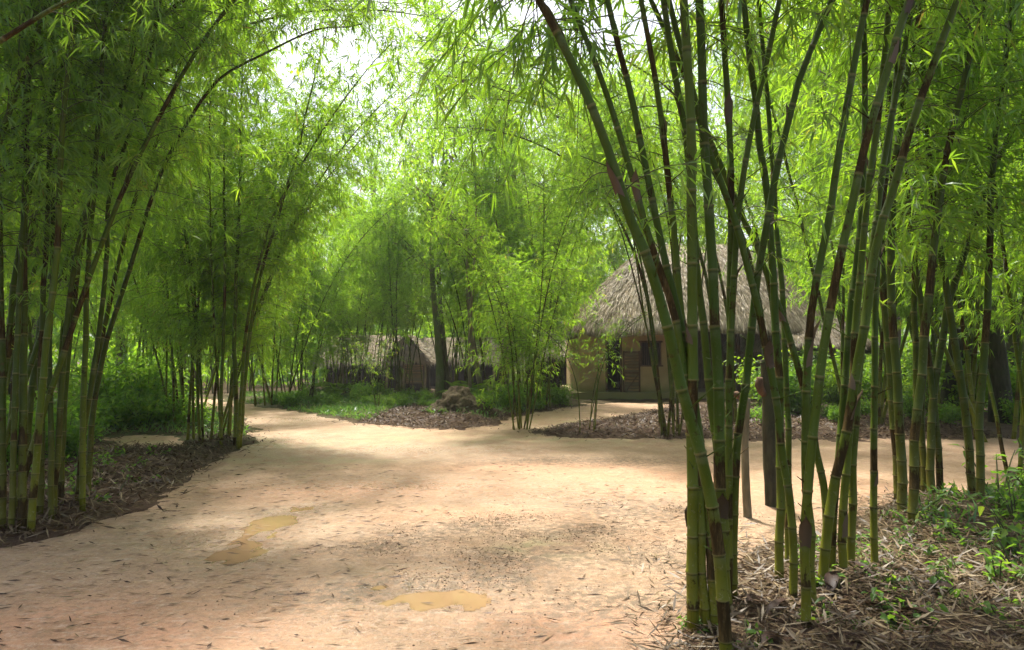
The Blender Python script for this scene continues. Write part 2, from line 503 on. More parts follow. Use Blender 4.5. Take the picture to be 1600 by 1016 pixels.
def mat_ground():
    t = NT('leaf_litter_soil'); p = t.pos(); gr = t.attr('green')
    n1 = t.noise(p, 1.7, 5, .6); n2 = t.noise(p, 18, 6, .7); n3 = t.noise(t.vscale(p, (1, .35, 1)), 55, 4, .7, 1.2)
    c = t.mix(t.step(n1, .35, .65), (.085, .048, .03), (.13, .085, .052))
    c = t.mix(t.step(n3, .45, .62), c, (.06, .032, .02))
    c = t.mix(t.math('MULTIPLY', t.step(n2, .56, .68), .7), c, (.26, .19, .12))
    c = t.mix(t.math('MULTIPLY', gr, t.step(n2, .36, .56)), c, (.05, .085, .02))
    t.principled(c, .9, .2, t.bump(t.math('ADD', n2, n3), .8, .05))
    return t.m


M['path'] = mat_path(); M['ground'] = mat_ground()
t = NT('muddy_water'); p = t.pos()
c = t.mix(t.noise(p, 6, 3), (.26, .16, .078), (.31, .20, .112))
pr = t.principled(c, .05, .5, t.bump(t.noise(p, 3, 2), .02, .01))
tb = t.n('ShaderNodeBsdfTransparent'); ms = t.n('ShaderNodeMixShader')
t.l(t.math('MULTIPLY', t.step(t.math('ADD', t.attr('depth'), t.math('MULTIPLY', t.math('SUBTRACT', t.noise(p, 30, 4), .5), .006)), -.006, .003), 1.0), ms.inputs[0]); t.l(tb.outputs[0], ms.inputs[1]); t.l(pr.outputs[0], ms.inputs[2]); t.l(ms.outputs[0], t.out.inputs[0])
M['water'] = t.m
t = NT('mud_wall'); p = t.objco()
n1 = t.noise(p, 1.5, 5, .6); n2 = t.noise(p, 12, 5, .65); n3 = t.noise(p, 60, 3)
sep = t.n('ShaderNodeSeparateXYZ'); t.l(p, sep.inputs[0])
c = t.mix(t.step(n1, .3, .7), (.36, .26, .14), (.46, .34, .19)); c = t.mix(t.math('MULTIPLY', t.step(n2, .55, .7), .4), c, (.26, .18, .1))
lo = t.math('SUBTRACT', 1, t.step(t.math('ADD', sep.outputs[2], t.math('MULTIPLY', n1, .6)), .5, 1.0))
c = t.mix(t.math('MULTIPLY', lo, .7), c, (.17, .18, .07))
t.principled(c, .9, .2, t.bump(t.math('ADD', n2, t.math('MULTIPLY', n3, .4)), .4, .02)); M['mud'] = t.m
t = NT('thatch'); p = t.objco()
n1 = t.noise(t.vscale(p, (1, 1, .25)), 22, 6, .75, .5); n2 = t.noise(p, 1.2, 4)
c = t.ramp(n1, [(.25, (.11, .088, .055)), (.5, (.235, .195, .13)), (.75, (.40, .35, .255))])
c = t.mix(t.math('MULTIPLY', t.step(n2, .5, .7), .4), c, (.12, .10, .06))
t.principled(c, .95, .1, t.bump(n1, 1, .06)); M['thatch'] = t.m
t = NT('woven_bamboo'); p = t.objco()
wv = t.n('ShaderNodeTexWave', wave_type='BANDS', bands_direction='X'); wv.inputs['Scale'].default_value = 9; t.l(p, wv.inputs[0])
wh = t.n('ShaderNodeTexWave', wave_type='BANDS', bands_direction='Z'); wh.inputs['Scale'].default_value = 3.2; wh.inputs['Distortion'].default_value = 1.5; t.l(p, wh.inputs[0])
n1 = t.noise(p, 3, 4)
c = t.mix(t.math('MULTIPLY', wh.outputs['Fac'], n1), (.10, .07, .035), (.42, .26, .11))
c = t.mix(t.step(t.noise(t.vscale(p, (1, 1, 6)), 1.6, 3), .45, .6), c, (.13, .11, .06))
t.principled(c, .75, .2, t.bump(t.math('ADD', wv.outputs['Fac'], wh.outputs['Fac']), .4, .01)); M['weave'] = t.m
t = NT('termite_earth'); p = t.objco(); n1 = t.noise(p, 5, 6, .7); n2 = t.noise(p, 22, 4, .7)
c = t.mix(t.step(n1, .3, .7), (.075, .056, .034), (.17, .13, .085)); c = t.mix(t.math('MULTIPLY', t.step(n2, .48, .62), .7), c, (.05, .055, .02))
t.principled(c, .95, .15, t.bump(t.math('ADD', n1, n2), .9, .06)); M['earth'] = t.m
t = NT('crumb_earth'); p = t.pos(); c = t.ramp(t.noise(p, 30, 3), [(.3, (.10, .07, .045)), (.7, (.30, .21, .14))]); t.principled(c, .95, .1); M['crumb'] = t.m
t = NT('yellow_plastic'); t.principled((.75, .5, .02), .45, .4); M['yellow'] = t.m
t = NT('room_shade_paint'); t.principled((.03, .022, .016), .9, .1); M['dark'] = t.m  # near-black colour standing in for the unlit hut room

# ------------------------------------------------------------------ ground and path
def axis(parts):
    out = []
    for a, b, st in parts: out.append(np.arange(a, b, st))
    return np.concatenate(out + [[parts[-1][1]]])


def grid(xs, ys):
    X, Y = np.meshgrid(xs, ys)
    nx, ny = len(xs), len(ys)
    i = np.arange(ny - 1)[:, None] * nx; j = np.arange(nx - 1)[None, :]
    f = np.stack([i + j, i + j + 1, i + nx + j + 1, i + nx + j], -1).reshape(-1, 4)
    return X.ravel(), Y.ravel(), f


xs = axis([(-160, -40, 8), (-40, -11, 1.0), (-11, 9, .085), (9, 40, 1.0), (40, 160, 8)])
ys = axis([(-60, -6, 4), (-6, 1, .4), (1, 14, .075), (14, 24, .11), (24, 40, .5), (40, 200, 6)])
X, Y, Fq = grid(xs, ys)
D = sdf(X, Y)
H = ground_h(X, Y, D)
green = np.zeros_like(X)
for gx, gy, gr, ga in ((-6.5, 13, 3, .9), (-4.5, 19, 3, .9), (-1.5, 18.5, 2.2, .8), (-7, 22, 5, .8), (3.6, 5.2, 1.3, .5), (4.6, 7.2, 1.6, .7), (0, 22, 4, .6), (8, 17, 4, .4)):
    green = np.maximum(green, ga * np.exp(-((X - gx) ** 2 + (Y - gy) ** 2) / gr ** 2))
g = MB().add(np.stack([X, Y, H], 1), Fq, 0, True, green=green).build('ground', M['ground'])
tag(g, kind='structure')

xs = axis([(-14, -9, .2), (-9, 7, .055), (7, 30, .5)])
ys = axis([(-8, 1.5, .4), (1.5, 9, .04), (9, 15, .07), (15, 23, .12), (23, 42, .4)])
X, Y, Fq = grid(xs, ys)
D = sdf(X, Y)
H = path_h(X, Y)
keep = D[Fq].min(1) < 0.45
used = np.zeros(len(X), bool); used[Fq[keep].ravel()] = True
idx = np.cumsum(used) - 1
pd = pud_dist(X, Y)


def blob(px, py, rx, ry, rot=0.0):
    c = G(px, py); u = X - c[0]; v = Y - c[1]
    cu = u * math.cos(rot) + v * math.sin(rot); cv = -u * math.sin(rot) + v * math.cos(rot)
    return np.exp(-((cu / rx) ** 2 + (cv / ry) ** 2))


wet = 1 - sstep(0, .55, pd)
for b in ((360, 830, 1.0, .9), (640, 760, 2.6, .7), (560, 970, .9, .5), (650, 900, .8, .35), (860, 775, 1.6, .6), (640, 702, 2.2, .9), (440, 690, 1.2, 1.4), (300, 850, .9, .5), (700, 990, .9, .4), (470, 655, 1.5, 2.2)):
    wet = np.maximum(wet, blob(*b))
gravel = np.zeros_like(X)
for b in ((720, 825, 1.0, .32, .5), (620, 850, .7, .25, .4), (900, 830, .9, .35, .3), (560, 925, .5, .3), (960, 940, .7, .5), (1000, 800, 1.0, .5), (850, 870, .8, .4), (1020, 870, .6, .5), (780, 905, .4, .2), (900, 720, 2.0, .5), (640, 915, .5, .2)):
    gravel = np.maximum(gravel, blob(*b))
clay = np.zeros_like(X)
for b in ((950, 745, 1.7, .6), (1050, 760, 1.4, .7), (560, 765, 1.8, .6), (760, 800, .8, .3), (100, 990, 1.3, .6), (850, 730, 1.6, .5), (900, 980, .7, .3), (1250, 760, 1.2, .6)):
    clay = np.maximum(clay, blob(*b))
algae = np.zeros_like(X)
for b in ((860, 686, 2.6, .8), (850, 660, 1.6, 1.2), (220, 690, 1.6, .9), (860, 855, .4, .25), (560, 690, 2.0, 1.0), (470, 720, 1.4, .6)):
    algae = np.maximum(algae, blob(*b))
p = MB().add(np.stack([X, Y, H], 1)[used], idx[Fq[keep]], 0, True, rim=(1 - sstep(-.02, .10, pd + (fbm(X, Y, 9, 77, 4) - .5) * .16))[used], wet=wet[used], gravel=gravel[used], clay=clay[used], algae=algae[used]).build('dirt_path', M['path'])
tag(p, kind='structure')

# puddles: flat sheets of muddy water lying in the hollows
for poly, (px_, lab) in zip(PUD, PUDDLES):
    c = poly.mean(0)
    x0, y0 = poly.min(0) - .25; x1, y1 = poly.max(0) + .25
    Xp, Yp, Fp = grid(np.arange(x0, x1, .03), np.arange(y0, y1, .03))
    pdv = pud_dist(Xp, Yp)
    zz = np.full(len(Xp), path_h(np.array([c[0]]), np.array([c[1]]))[0])
    inner = pdv < 0.0
    lvl = np.percentile(path_h(Xp[inner], Yp[inner]), 68)
    kp = (pdv[Fp].min(1) < .10)
    us = np.zeros(len(Xp), bool); us[Fp[kp].ravel()] = True; ix = np.cumsum(us) - 1
    o = MB().add(np.stack([Xp - c[0], Yp - c[1], 0 * Xp], 1)[us], ix[Fp[kp]], depth=(lvl - path_h(Xp, Yp))[us]).build('puddle', M['water'])
    o.location = (c[0], c[1], lvl)
    tag(o, lab, 'puddle', 'muddy puddles in the clearing')


# ------------------------------------------------------------------ bamboo
def catmull(pts, per=10):
    pts = np.asarray(pts, float)
    q = np.vstack([2 * pts[0] - pts[1], pts, 2 * pts[-1] - pts[-2]])
    out = []
    for i in range(1, len(q) - 2):
        p0, p1, p2, p3 = q[i - 1:i + 3]
        t = np.linspace(0, 1, per, endpoint=False)[:, None]
        out.append(.5 * (2 * p1 + (p2 - p0) * t + (2 * p0 - 5 * p1 + 4 * p2 - p3) * t ** 2 + (3 * p1 - p0 - 3 * p2 + p3) * t ** 3))
    return np.vstack(out + [pts[-1:]])


def arclen(pts): return np.concatenate([[0], np.cumsum(np.linalg.norm(np.diff(pts, axis=0), axis=1))])


def at_len(pts, s, q):
    return np.stack([np.interp(q, s, pts[:, k]) for k in range(3)], -1)


def stem_mesh(pts, r0, r1, rg, n=8, inter=.3, fine=True):
    s = arclen(pts); L = s[-1]
    nodes = [0.0]; k = 0
    while nodes[-1] < L:
        k += 1
        nodes.append(nodes[-1] + inter * min(1.25, .45 + .09 * k) * rg.uniform(.9, 1.1))
    nodes = np.array(nodes)
    q = []; rm = []
    for i, d in enumerate(nodes):
        if d > L: break
        if fine and i:
            for off, m in ((-.02, 1.0), (-.006, 1.0), (-.002, 1.13), (.004, 1.12), (.009, 1.0)):
                q.append(d + off); rm.append(m)
        else: q.append(d); rm.append(1.04)
        q.append(d + .5 * inter); rm.append(.985)
    q = np.array(q); rm = np.array(rm); o = np.argsort(q); q = q[o]; rm = rm[o]
    ok = (q <= L); q = q[ok]; rm = rm[ok]
    pp = at_len(pts, s, q)
    kk = np.interp(q, nodes, np.arange(len(nodes)))
    zz = rg.normal(0, r0 * (.16 if fine else .1), (len(nodes) + 1, 2)); zz[0] = 0
    pp[:, 0] += np.interp(kk, np.arange(len(zz)), zz[:, 0]); pp[:, 1] += np.interp(kk, np.arange(len(zz)), zz[:, 1])
    t = q / L
    rad = (r0 * (1 - t) ** .75 + r1) * rm
    nd = np.interp(q, nodes, np.arange(len(nodes)))
    mb = MB(); mb.tube(pp, rad, n, node=nd)
    return mb


def foliage(mb, pts, rg, h0, h1=1.0, nb=60, blen=1.1, tw=8, nl=5, L=.14, W=.018, lod=1, side=None, up=.5, droop=.45, twig=True, lowthin=.5, wood=1):
    s = arclen(pts); T = s[-1]
    B = []; Dd = []; Ln = []; tones = []
    for b in range(nb):
        u = rg.random() ** .85
        q = h0 + (T * h1 - h0) * u
        f = (q - h0) / max(T - h0, .1)
        p0 = at_len(pts, s, np.array([q]))[0]
        az = rg.uniform(0, 2 * np.pi) if side is None else side + rg.normal(0, .9)
        el = rg.normal(up, .3)
        d0 = np.array([math.cos(az) * math.cos(el), math.sin(az) * math.cos(el), math.sin(el)])
        bl = blen * rg.uniform(.5, 1.25) * (1 - .45 * f) * (lowthin + (1 - lowthin) * min(1, f * 4))
        tt = np.linspace(0, 1, 6)
        path = p0 + d0 * (bl * tt)[:, None] + np.array([0, 0, -1.0]) * (droop * bl * tt ** 2)[:, None]
        if twig: mb.tube(path, np.linspace(.0045, .0015, 6) * (1 if lod == 0 else 1.3), 3, wood, True, False)
        k = max(2, int(tw * bl / blen + .5))
        tq = np.sort(rg.uniform(.2, 1, k)); tq[-1] = 1
        bp = np.stack([np.interp(tq, tt, path[:, c]) for c in range(3)], -1)
        tg = unit(d0 - np.array([0, 0, 1.0]) * (2 * droop * tq)[:, None])
        td = unit(tg * .7 + rg.normal(0, .55, (k, 3)) + np.array([0, 0, -.1]))
        tl = rg.uniform(.06, .22, k) * (1.6 if lod else 1)
        # leaves fan out along the outer part of each twig
        r = rg.uniform(.25, 1.0, (k, nl))
        base = bp[:, None, :] + td[:, None, :] * (tl[:, None] * r)[:, :, None]
        dd = unit(td[:, None, :] * .75 + rg.normal(0, .55, (k, nl, 3)) + np.array([0, 0, -.42]))
        B.append(base.reshape(-1, 3)); Dd.append(dd.reshape(-1, 3))
        Ln.append((L * rg.uniform(.55, 1.2, (k, nl))).ravel())
        tones.append(np.clip(rg.normal(.45, .22, (k, nl)) + rg.normal(0, .08), 0, 1).ravel())
        if twig and lod == 0:
            for j in range(k): mb.tube(np.stack([bp[j], bp[j] + td[j] * tl[j]]), [.0016, .0009], 3, wood, True, False)
    B = np.concatenate(B); Dd = np.concatenate(Dd); Ln = np.concatenate(Ln); tn = np.concatenate(tones)
    leaves(mb, B, Dd, Ln, W * (Ln / L) ** .6, rg, 0, lod, .18, tone=tn)


def local_curve(rg, Hh, lean, arch, curve=.0):
    t = np.linspace(0, 1, 26)
    x = Hh * (lean * t + arch * t ** 3.2)
    z = Hh * (t - .22 * arch * t ** 4 - .25 * lean ** 2 * t ** 2)
    y = Hh * curve * np.sin(t * 2.4) * .5
    return np.stack([x, y, z], 1)


PROTO = {}


def make_protos(kind, n, Hr, leans, arch, r0, fol, inter=.3, sides=6, fine=False, mat='culm'):
    lst = []
    for i in range(n):
        rg = np.random.default_rng(1000 + hash_str(kind) + i)
        Hh = rg.uniform(*Hr)
        pts = local_curve(rg, Hh, leans[i % len(leans)], rg.uniform(*arch), rg.uniform(-.12, .12))
        st = stem_mesh(pts, r0 * rg.uniform(.85, 1.1), .003, rg, sides, inter, fine).mesh('culm')
        st.materials.append(M[mat])
        fb = MB(); foliage(fb, pts, rg, **fol)
        fm = fb.mesh('foliage'); fm.materials.append(M['bamboo_leaf']); fm.materials.append(M['twig'])
        lst.append((st, fm))
    PROTO[kind] = lst


def hash_str(s): return sum(ord(c) * (i + 3) for i, c in enumerate(s)) % 9973


def bamboo_at(stem, fol, loc, rz=0, sc=1.0, label=None, group=None, name='bamboo'):
    o = empty(name, loc, rz, sc)
    a = bpy.data.objects.new('culm', stem); COL.objects.link(a); a.parent = o
    if fol is not None:
        b = bpy.data.objects.new('foliage', fol); COL.objects.link(b); b.parent = o
    tag(o, label, 'bamboo', group)
    return o


make_protos('tall', 7, (8.6, 10.5), (.05, .12, .22, .34), (.18, .42), .030,
            dict(h0=2.0, nb=125, blen=1.35, tw=11, nl=9, L=.135, W=.0165, lod=1), .34, 7, True)
make_protos('mid', 6, (6.8, 8.2), (.03, .10, .2, .3), (.15, .4), .024,
            dict(h0=1.6, nb=125, blen=1.2, tw=11, nl=8, L=.13, W=.0165, lod=1), .3, 6, True)
make_protos('bare', 5, (7.0, 8.2), (.02, .06, .12), (.15, .4), .026,
            dict(h0=4.6, nb=60, blen=1.1, tw=9, nl=7, L=.14, W=.019, lod=1), .3, 6, True, 'culm_dark')
make_protos('high', 7, (9.0, 11.0), (.04, .1, .18, .26), (.2, .45), .026,
            dict(h0=3.4, nb=110, blen=1.6, tw=10, nl=7, L=.18, W=.027, lod=1), .36, 5, False, 'culm_dark')
make_protos('far', 7, (9.0, 12.0), (.04, .1, .18, .28), (.2, .45), .028,
            dict(h0=1.4, nb=125, blen=1.7, tw=10, nl=6, L=.21, W=.032, lod=1), .36, 5, False, 'culm_dark')
make_protos('young', 4, (4.2, 5.4), (.04, .08, .15), (.15, .35), .017,
            dict(h0=1.3, nb=70, blen=.95, tw=8, nl=6, L=.13, W=.017, lod=1, lowthin=.8), .26, 6, True)
make_protos('sapling', 3, (2.2, 3.0), (.03, .1, .18), (.2, .5), .009,
            dict(h0=1.0, nb=18, blen=.5, tw=5, nl=4, L=.10, W=.011, lod=1), .2, 5, True)


def gz0(x, y): return float(ground_h(np.array([x]), np.array([y]))[0])


def clump(px, d, n, kind, rad, label, group, sc=(.85, 1.1), spread=1.0, bias=None, seed=0):
    rg = np.random.default_rng(hash_str(label) + seed)
    cx = (px - 800) / F * d; cy = d
    for i in range(n):
        a = rg.uniform(0, 2 * np.pi); r = rad * math.sqrt(rg.random())
        x, y = cx + r * math.cos(a), cy + r * math.sin(a) * .8
        z = float(ground_h(np.array([x]), np.array([y]))[0]) - .05
        st, fm = PROTO[kind][rg.integers(len(PROTO[kind]))]
        rz = a + rg.normal(0, .5)
        if bias is not None and rg.random() < .6: rz = bias + rg.normal(0, .5)
        bamboo_at(st, fm, (x, y, z), rz, rg.uniform(*sc), label, group)


def traced(pts, dpx, label, group, total=8.5, ydrift=0.0, hb=.06, fol=None, r1=.004, n=12, out=(0, 0), seed=0, inter=.3, mat='culm', extra=None, sheaths=0, hang=0):
    """a culm whose line was read off the photo; it gets its own distance, thickness and a top that arches on above the frame"""
    rg = np.random.default_rng(500 + seed)
    b = G(pts[0][0], pts[0][1], hb); d = b[1]
    W = []
    for (px, py) in pts:
        q = P(px, py, d); q = P(px, py, d + ydrift * max(0, q[2])); W.append(q)
    W = np.array(W)
    W[0, 2] -= .12
    c = catmull(W, 8)
    s = arclen(c)
    if s[-1] < total:
        k = max(2, len(c) // 5)
        tdir = unit(c[-1] - c[-1 - k]); p = c[-1]; ext = []
        step = .3; m = int((total - s[-1]) / step)
        for i in range(m):
            f = (i + 1) / m
            tdir = unit(tdir + np.array([out[0] * .05, out[1] * .05, -(.045 + .035 * max(0, out[1])) * f]) + np.array([tdir[0], tdir[1], 0]) * .03)
            p = p + tdir * step; ext.append(p)
        if ext: c = np.vstack([c, np.array(ext)])
    base = c[0].copy(); c = c - base
    r0 = dpx / 2 / F * d
    smb = stem_mesh(c, r0, r1, rg, n, inter, True)
    if sheaths:
        sc_ = arclen(c); Lc = sc_[-1]
        for k in range(16):
            q = rg.uniform(.5, min(4.2, Lc - .5)); p0 = at_len(c, sc_, np.array([q]))[0]; a = rg.uniform(0, 6.28); rr_ = r0 * (1 - q / Lc) ** .75 + r1
            d0 = np.array([math.cos(a), math.sin(a), rg.uniform(.3, 1.2)]); d0 /= np.linalg.norm(d0); ln = rg.uniform(.012, .05) if rg.random() < .75 else rg.uniform(.08, .25)
            smb.tube(np.stack([p0 + d0 * rr_ * .6, p0 + d0 * (rr_ + ln)]), [.004, .0022], 5, 0, True, True, node=9.5)
    st = smb.mesh('culm'); st.materials.append(M[mat])
    fm = None
    if fol is not None:
        fb = MB(); foliage(fb, c, rg, **fol)
        if extra is not None: foliage(fb, c, rg, **extra)
        if hang: foliage(fb, c, rg, h0=3.4, h1=.62, nb=hang, blen=1.0, tw=9, nl=5, L=.15, W=.016, lod=0, side=math.pi * .75, up=.3, droop=.7, lowthin=.9)
        fm = fb.mesh('foliage'); fm.materials.append(M['bamboo_leaf']); fm.materials.append(M['twig'])
    o = bamboo_at(st, fm, tuple(base), 0, 1, label, group)
    if sheaths:
        sc_ = arclen(c); Lc = sc_[-1]
        for k in range(sheaths):
            q = rg.uniform(.25, min(4.0, Lc - 1)); ln = rg.uniform(.10, .2); a0 = rg.uniform(0, 6.28); n_, m_ = 7, 5
            V = []
            for j in range(m_):
                f = j / (m_ - 1); qq = q + ln * f; p0 = at_len(c, sc_, np.array([qq]))[0]; rr_ = r0 * (1 - qq / Lc) ** .75 + r1
                half = 1.5 * (1 - f ** 2.2) + .06; ra = rr_ * (1.09 + .04 * rg.random()) + .03 * f ** 2 * (k % 2)
                for i in range(n_):
                    a = a0 + half * (2 * i / (n_ - 1) - 1); V.append(p0 + ra * np.array([math.cos(a), math.sin(a), 0]) + np.array([0, 0, -.02 * abs(2 * i / (n_ - 1) - 1)]))
            fq = [[j * n_ + i, j * n_ + i + 1, (j + 1) * n_ + i + 1, (j + 1) * n_ + i] for j in range(m_ - 1) for i in range(n_ - 1)]
            sm_ = MB().add(np.array(V), np.array(fq), 0, True, tone=rg.uniform(.0, .55)); sm_.build('sheath', M['dry_leaf'], o)
    return o


# --- the foreground clump on the right: (diameter px, y drift, points from the foot upward, look)
FRONT = [
    (20, -.10, [(1135, 1012), (1123, 866), (1096, 723), (1078, 650), (1058, 569), (1032, 470), (1007, 390), (985, 345), (930, 185), (875, 65), (840, 0)], 'thickest bamboo culm of the foreground clump, leaning far left over the path'),
    (15, -.02, [(1103, 966), (1090, 760), (1075, 640), (1064, 545), (1050, 480), (1032, 423), (1010, 355), (970, 210), (935, 110), (892, 0)], 'green bamboo culm running close beside the thickest left-leaning one'),
    (16, .02, [(1118, 968), (1110, 840), (1095, 700), (1075, 565), (1056, 477), (1043, 423), (1027, 350), (992, 175), (970, 90), (950, 0)], 'third bamboo culm from the left at the top edge, leaning left'),
    (14, .05, [(1098, 955), (1092, 860), (1080, 720), (1070, 554), (1058, 440), (1052, 350), (1035, 200), (1020, 100), (1002, 0)], 'slim bamboo culm with long dark brown joints leaning slightly left'),
    (14, .0, [(1126, 930), (1123, 846), (1121, 714), (1112, 641), (1105, 569), (1098, 496), (1090, 430), (1082, 310), (1070, 200), (1052, 100), (1035, 0)], 'straight green bamboo culm leaving the frame just left of the top middle of the clump'),
    (18, -.03, [(1082, 966), (1082, 850), (1083, 700), (1081, 554), (1080, 459), (1080, 225), (1075, 100), (1070, 0)], 'bamboo culm with the leftmost foot of the foreground clump, brown mottled, upright'),
    (18, .02, [(1131, 950), (1129, 862), (1127, 784), (1123, 682), (1123, 641), (1121, 554), (1118, 496), (1110, 368), (1107, 300), (1100, 200), (1097, 100), (1092, 0)], 'stout upright bamboo culm with broad dark brown bands'),
    (13, .04, [(1133, 930), (1133, 764), (1136, 714), (1140, 641), (1141, 587), (1141, 496), (1142, 386), (1142, 325), (1140, 225), (1134, 100), (1127, 0)], 'thin straight upright bamboo culm right of the stout brown-banded one'),
    (14, .0, [(1144, 925), (1147, 805), (1151, 702), (1163, 605), (1174, 507), (1185, 423), (1196, 368), (1203, 325), (1215, 260), (1232, 190), (1252, 115), (1280, 50), (1300, 0)], 'bamboo culm bowing to the right across the others in front of the pale post'),
    (12, .06, [(1139, 938), (1139, 764), (1140, 620), (1144, 480), (1150, 380), (1162, 275), (1180, 175), (1200, 85), (1217, 0)], 'thin dark bamboo culm bending right above the hut roof'),
    (13, .05, [(1241, 944), (1240, 866), (1233, 772), (1223, 714), (1218, 663), (1209, 605), (1201, 554), (1189, 496), (1170, 423), (1150, 350), (1125, 280), (1100, 215), (1085, 150), (1060, 60), (1045, 0)], 'bamboo culm slanting left from in front of the dark log post'),
    (14, .04, [(1219, 907), (1217, 846), (1219, 764), (1216, 605), (1214, 554), (1209, 459), (1207, 420), (1200, 300), (1187, 225), (1180, 150), (1170, 75), (1162, 0)], 'dark brown streaked upright bamboo culm in front of the log post'),
    (10, .06, [(1231, 880), (1232, 743), (1231, 641), (1227, 532), (1222, 441), (1216, 380), (1212, 350), (1205, 225), (1195, 125), (1185, 0)], 'thin pale green bamboo culm at the right edge of the log post'),
    (12, .07, [(1293, 902), (1291, 796), (1287, 756), (1270, 682), (1252, 600), (1229, 514), (1205, 450), (1185, 390), (1160, 340), (1120, 240), (1080, 140)], 'slim bamboo culm slanting strongly left behind the clump'),
    (16, .0, [(1283, 921), (1293, 825), (1303, 756), (1319, 682), (1334, 600), (1342, 550), (1355, 480), (1372, 375), (1395, 300), (1412, 230), (1435, 160), (1465, 85), (1495, 0)], 'long green bamboo culm leaning far right, rightmost at the top edge'),
    (15, -.03, [(1261, 983), (1258, 866), (1260, 776), (1268, 682), (1276, 623), (1285, 554), (1294, 503), (1309, 423), (1325, 350), (1345, 250), (1365, 175), (1390, 100), (1420, 0)], 'bamboo culm with the frontmost foot on the leaf litter, pale lower joints'),
    (14, .0, [(1274, 952), (1266, 846), (1259, 723), (1261, 605), (1265, 514), (1276, 441), (1292, 350), (1305, 260), (1322, 165), (1337, 85), (1355, 0)], 'bamboo culm with dark peeling joints rising beside the frontmost foot'),
    (13, .03, [(1316, 907), (1318, 800), (1323, 723), (1331, 620), (1338, 500), (1345, 425), (1357, 300), (1370, 200), (1380, 100), (1392, 0)], 'brown blotched bamboo culm in the right half of the clump'),
    (13, .04, [(1328, 897), (1332, 743), (1338, 641), (1350, 500), (1362, 400), (1375, 300), (1395, 175), (1415, 75), (1427, 0)], 'clean green bamboo culm next to the brown blotched one'),
    (12, .05, [(1297, 903), (1303, 800), (1312, 700), (1320, 600), (1330, 480), (1342, 380), (1350, 250), (1352, 120), (1348, 0)], 'half hidden bamboo culm behind the right half of the clump'),
    (11, .04, [(1366, 893), (1366, 780), (1366, 682), (1367, 560), (1369, 460), (1376, 340), (1390, 220), (1402, 110), (1410, 0)], 'single thin bamboo culm standing apart right of the clump'),
]
for i, (dp, yd, pts, lab) in enumerate(FRONT):
    traced(pts, dp * (.9 if i in (0, 5, 6) else .82), lab, 'bamboo culms of the foreground clump', (5.6 if i < 4 else 8.6) + (i % 4) * .4, yd, .07,
           dict(h0=3.6, nb=22 if i < 4 else 80, blen=.8 if i < 4 else 1.3, tw=9, nl=6, L=.14, W=.017, lod=0), seed=i, sheaths=2 + i % 2, hang=(11 if i < 3 else 0), out=(.2, .8) if i < 4 else (0, .5) if i % 3 else (.3, 0),
           extra=dict(h0=2.2, h1=.46, nb=4, blen=.5, tw=5, nl=4, L=.115, W=.013, lod=0, lowthin=.7))

# --- second clump on the right, behind the first
REAR = [
    (12, [(1403, 776), (1396, 650), (1388, 540), (1380, 450), (1378, 330), (1385, 200), (1400, 0)]),
    (13, [(1411, 794), (1405, 655), (1399, 560), (1392, 450), (1394, 350), (1404, 200), (1440, 0)]),
    (13, [(1426, 812), (1431, 675), (1443, 538), (1455, 420), (1470, 300), (1500, 150), (1540, 0)]),
    (9, [(1437, 758), (1433, 650), (1430, 540), (1428, 400), (1432, 250), (1440, 100)]),
    (9, [(1445, 764), (1440, 650), (1447, 540), (1462, 400), (1490, 250), (1530, 100)]),
    (11, [(1453, 770), (1455, 655), (1467, 560), (1486, 460), (1506, 400), (1540, 300), (1570, 225), (1610, 150)]),
    (9, [(1471, 768), (1462, 660), (1450, 560), (1435, 450), (1420, 330), (1415, 200)]),
    (11, [(1520, 774), (1510, 655), (1498, 577), (1486, 500), (1475, 430), (1460, 330), (1450, 200)]),
    (11, [(1532, 784), (1532, 655), (1538, 560), (1543, 460), (1547, 400), (1552, 250), (1570, 100)]),
]
for i, (dp, pts) in enumerate(REAR):
    traced(pts, dp, f'{ORD[i]} bamboo culm from the left in the thinner clump behind the weeds on the right', 'bamboo culms behind the weeds on the right', 8.5, .03 * (i % 3 - 1), .08,
           dict(h0=2.3, nb=120, blen=1.4, tw=9, nl=6, L=.15, W=.02, lod=1), seed=40 + i, n=9, mat='culm_dark')

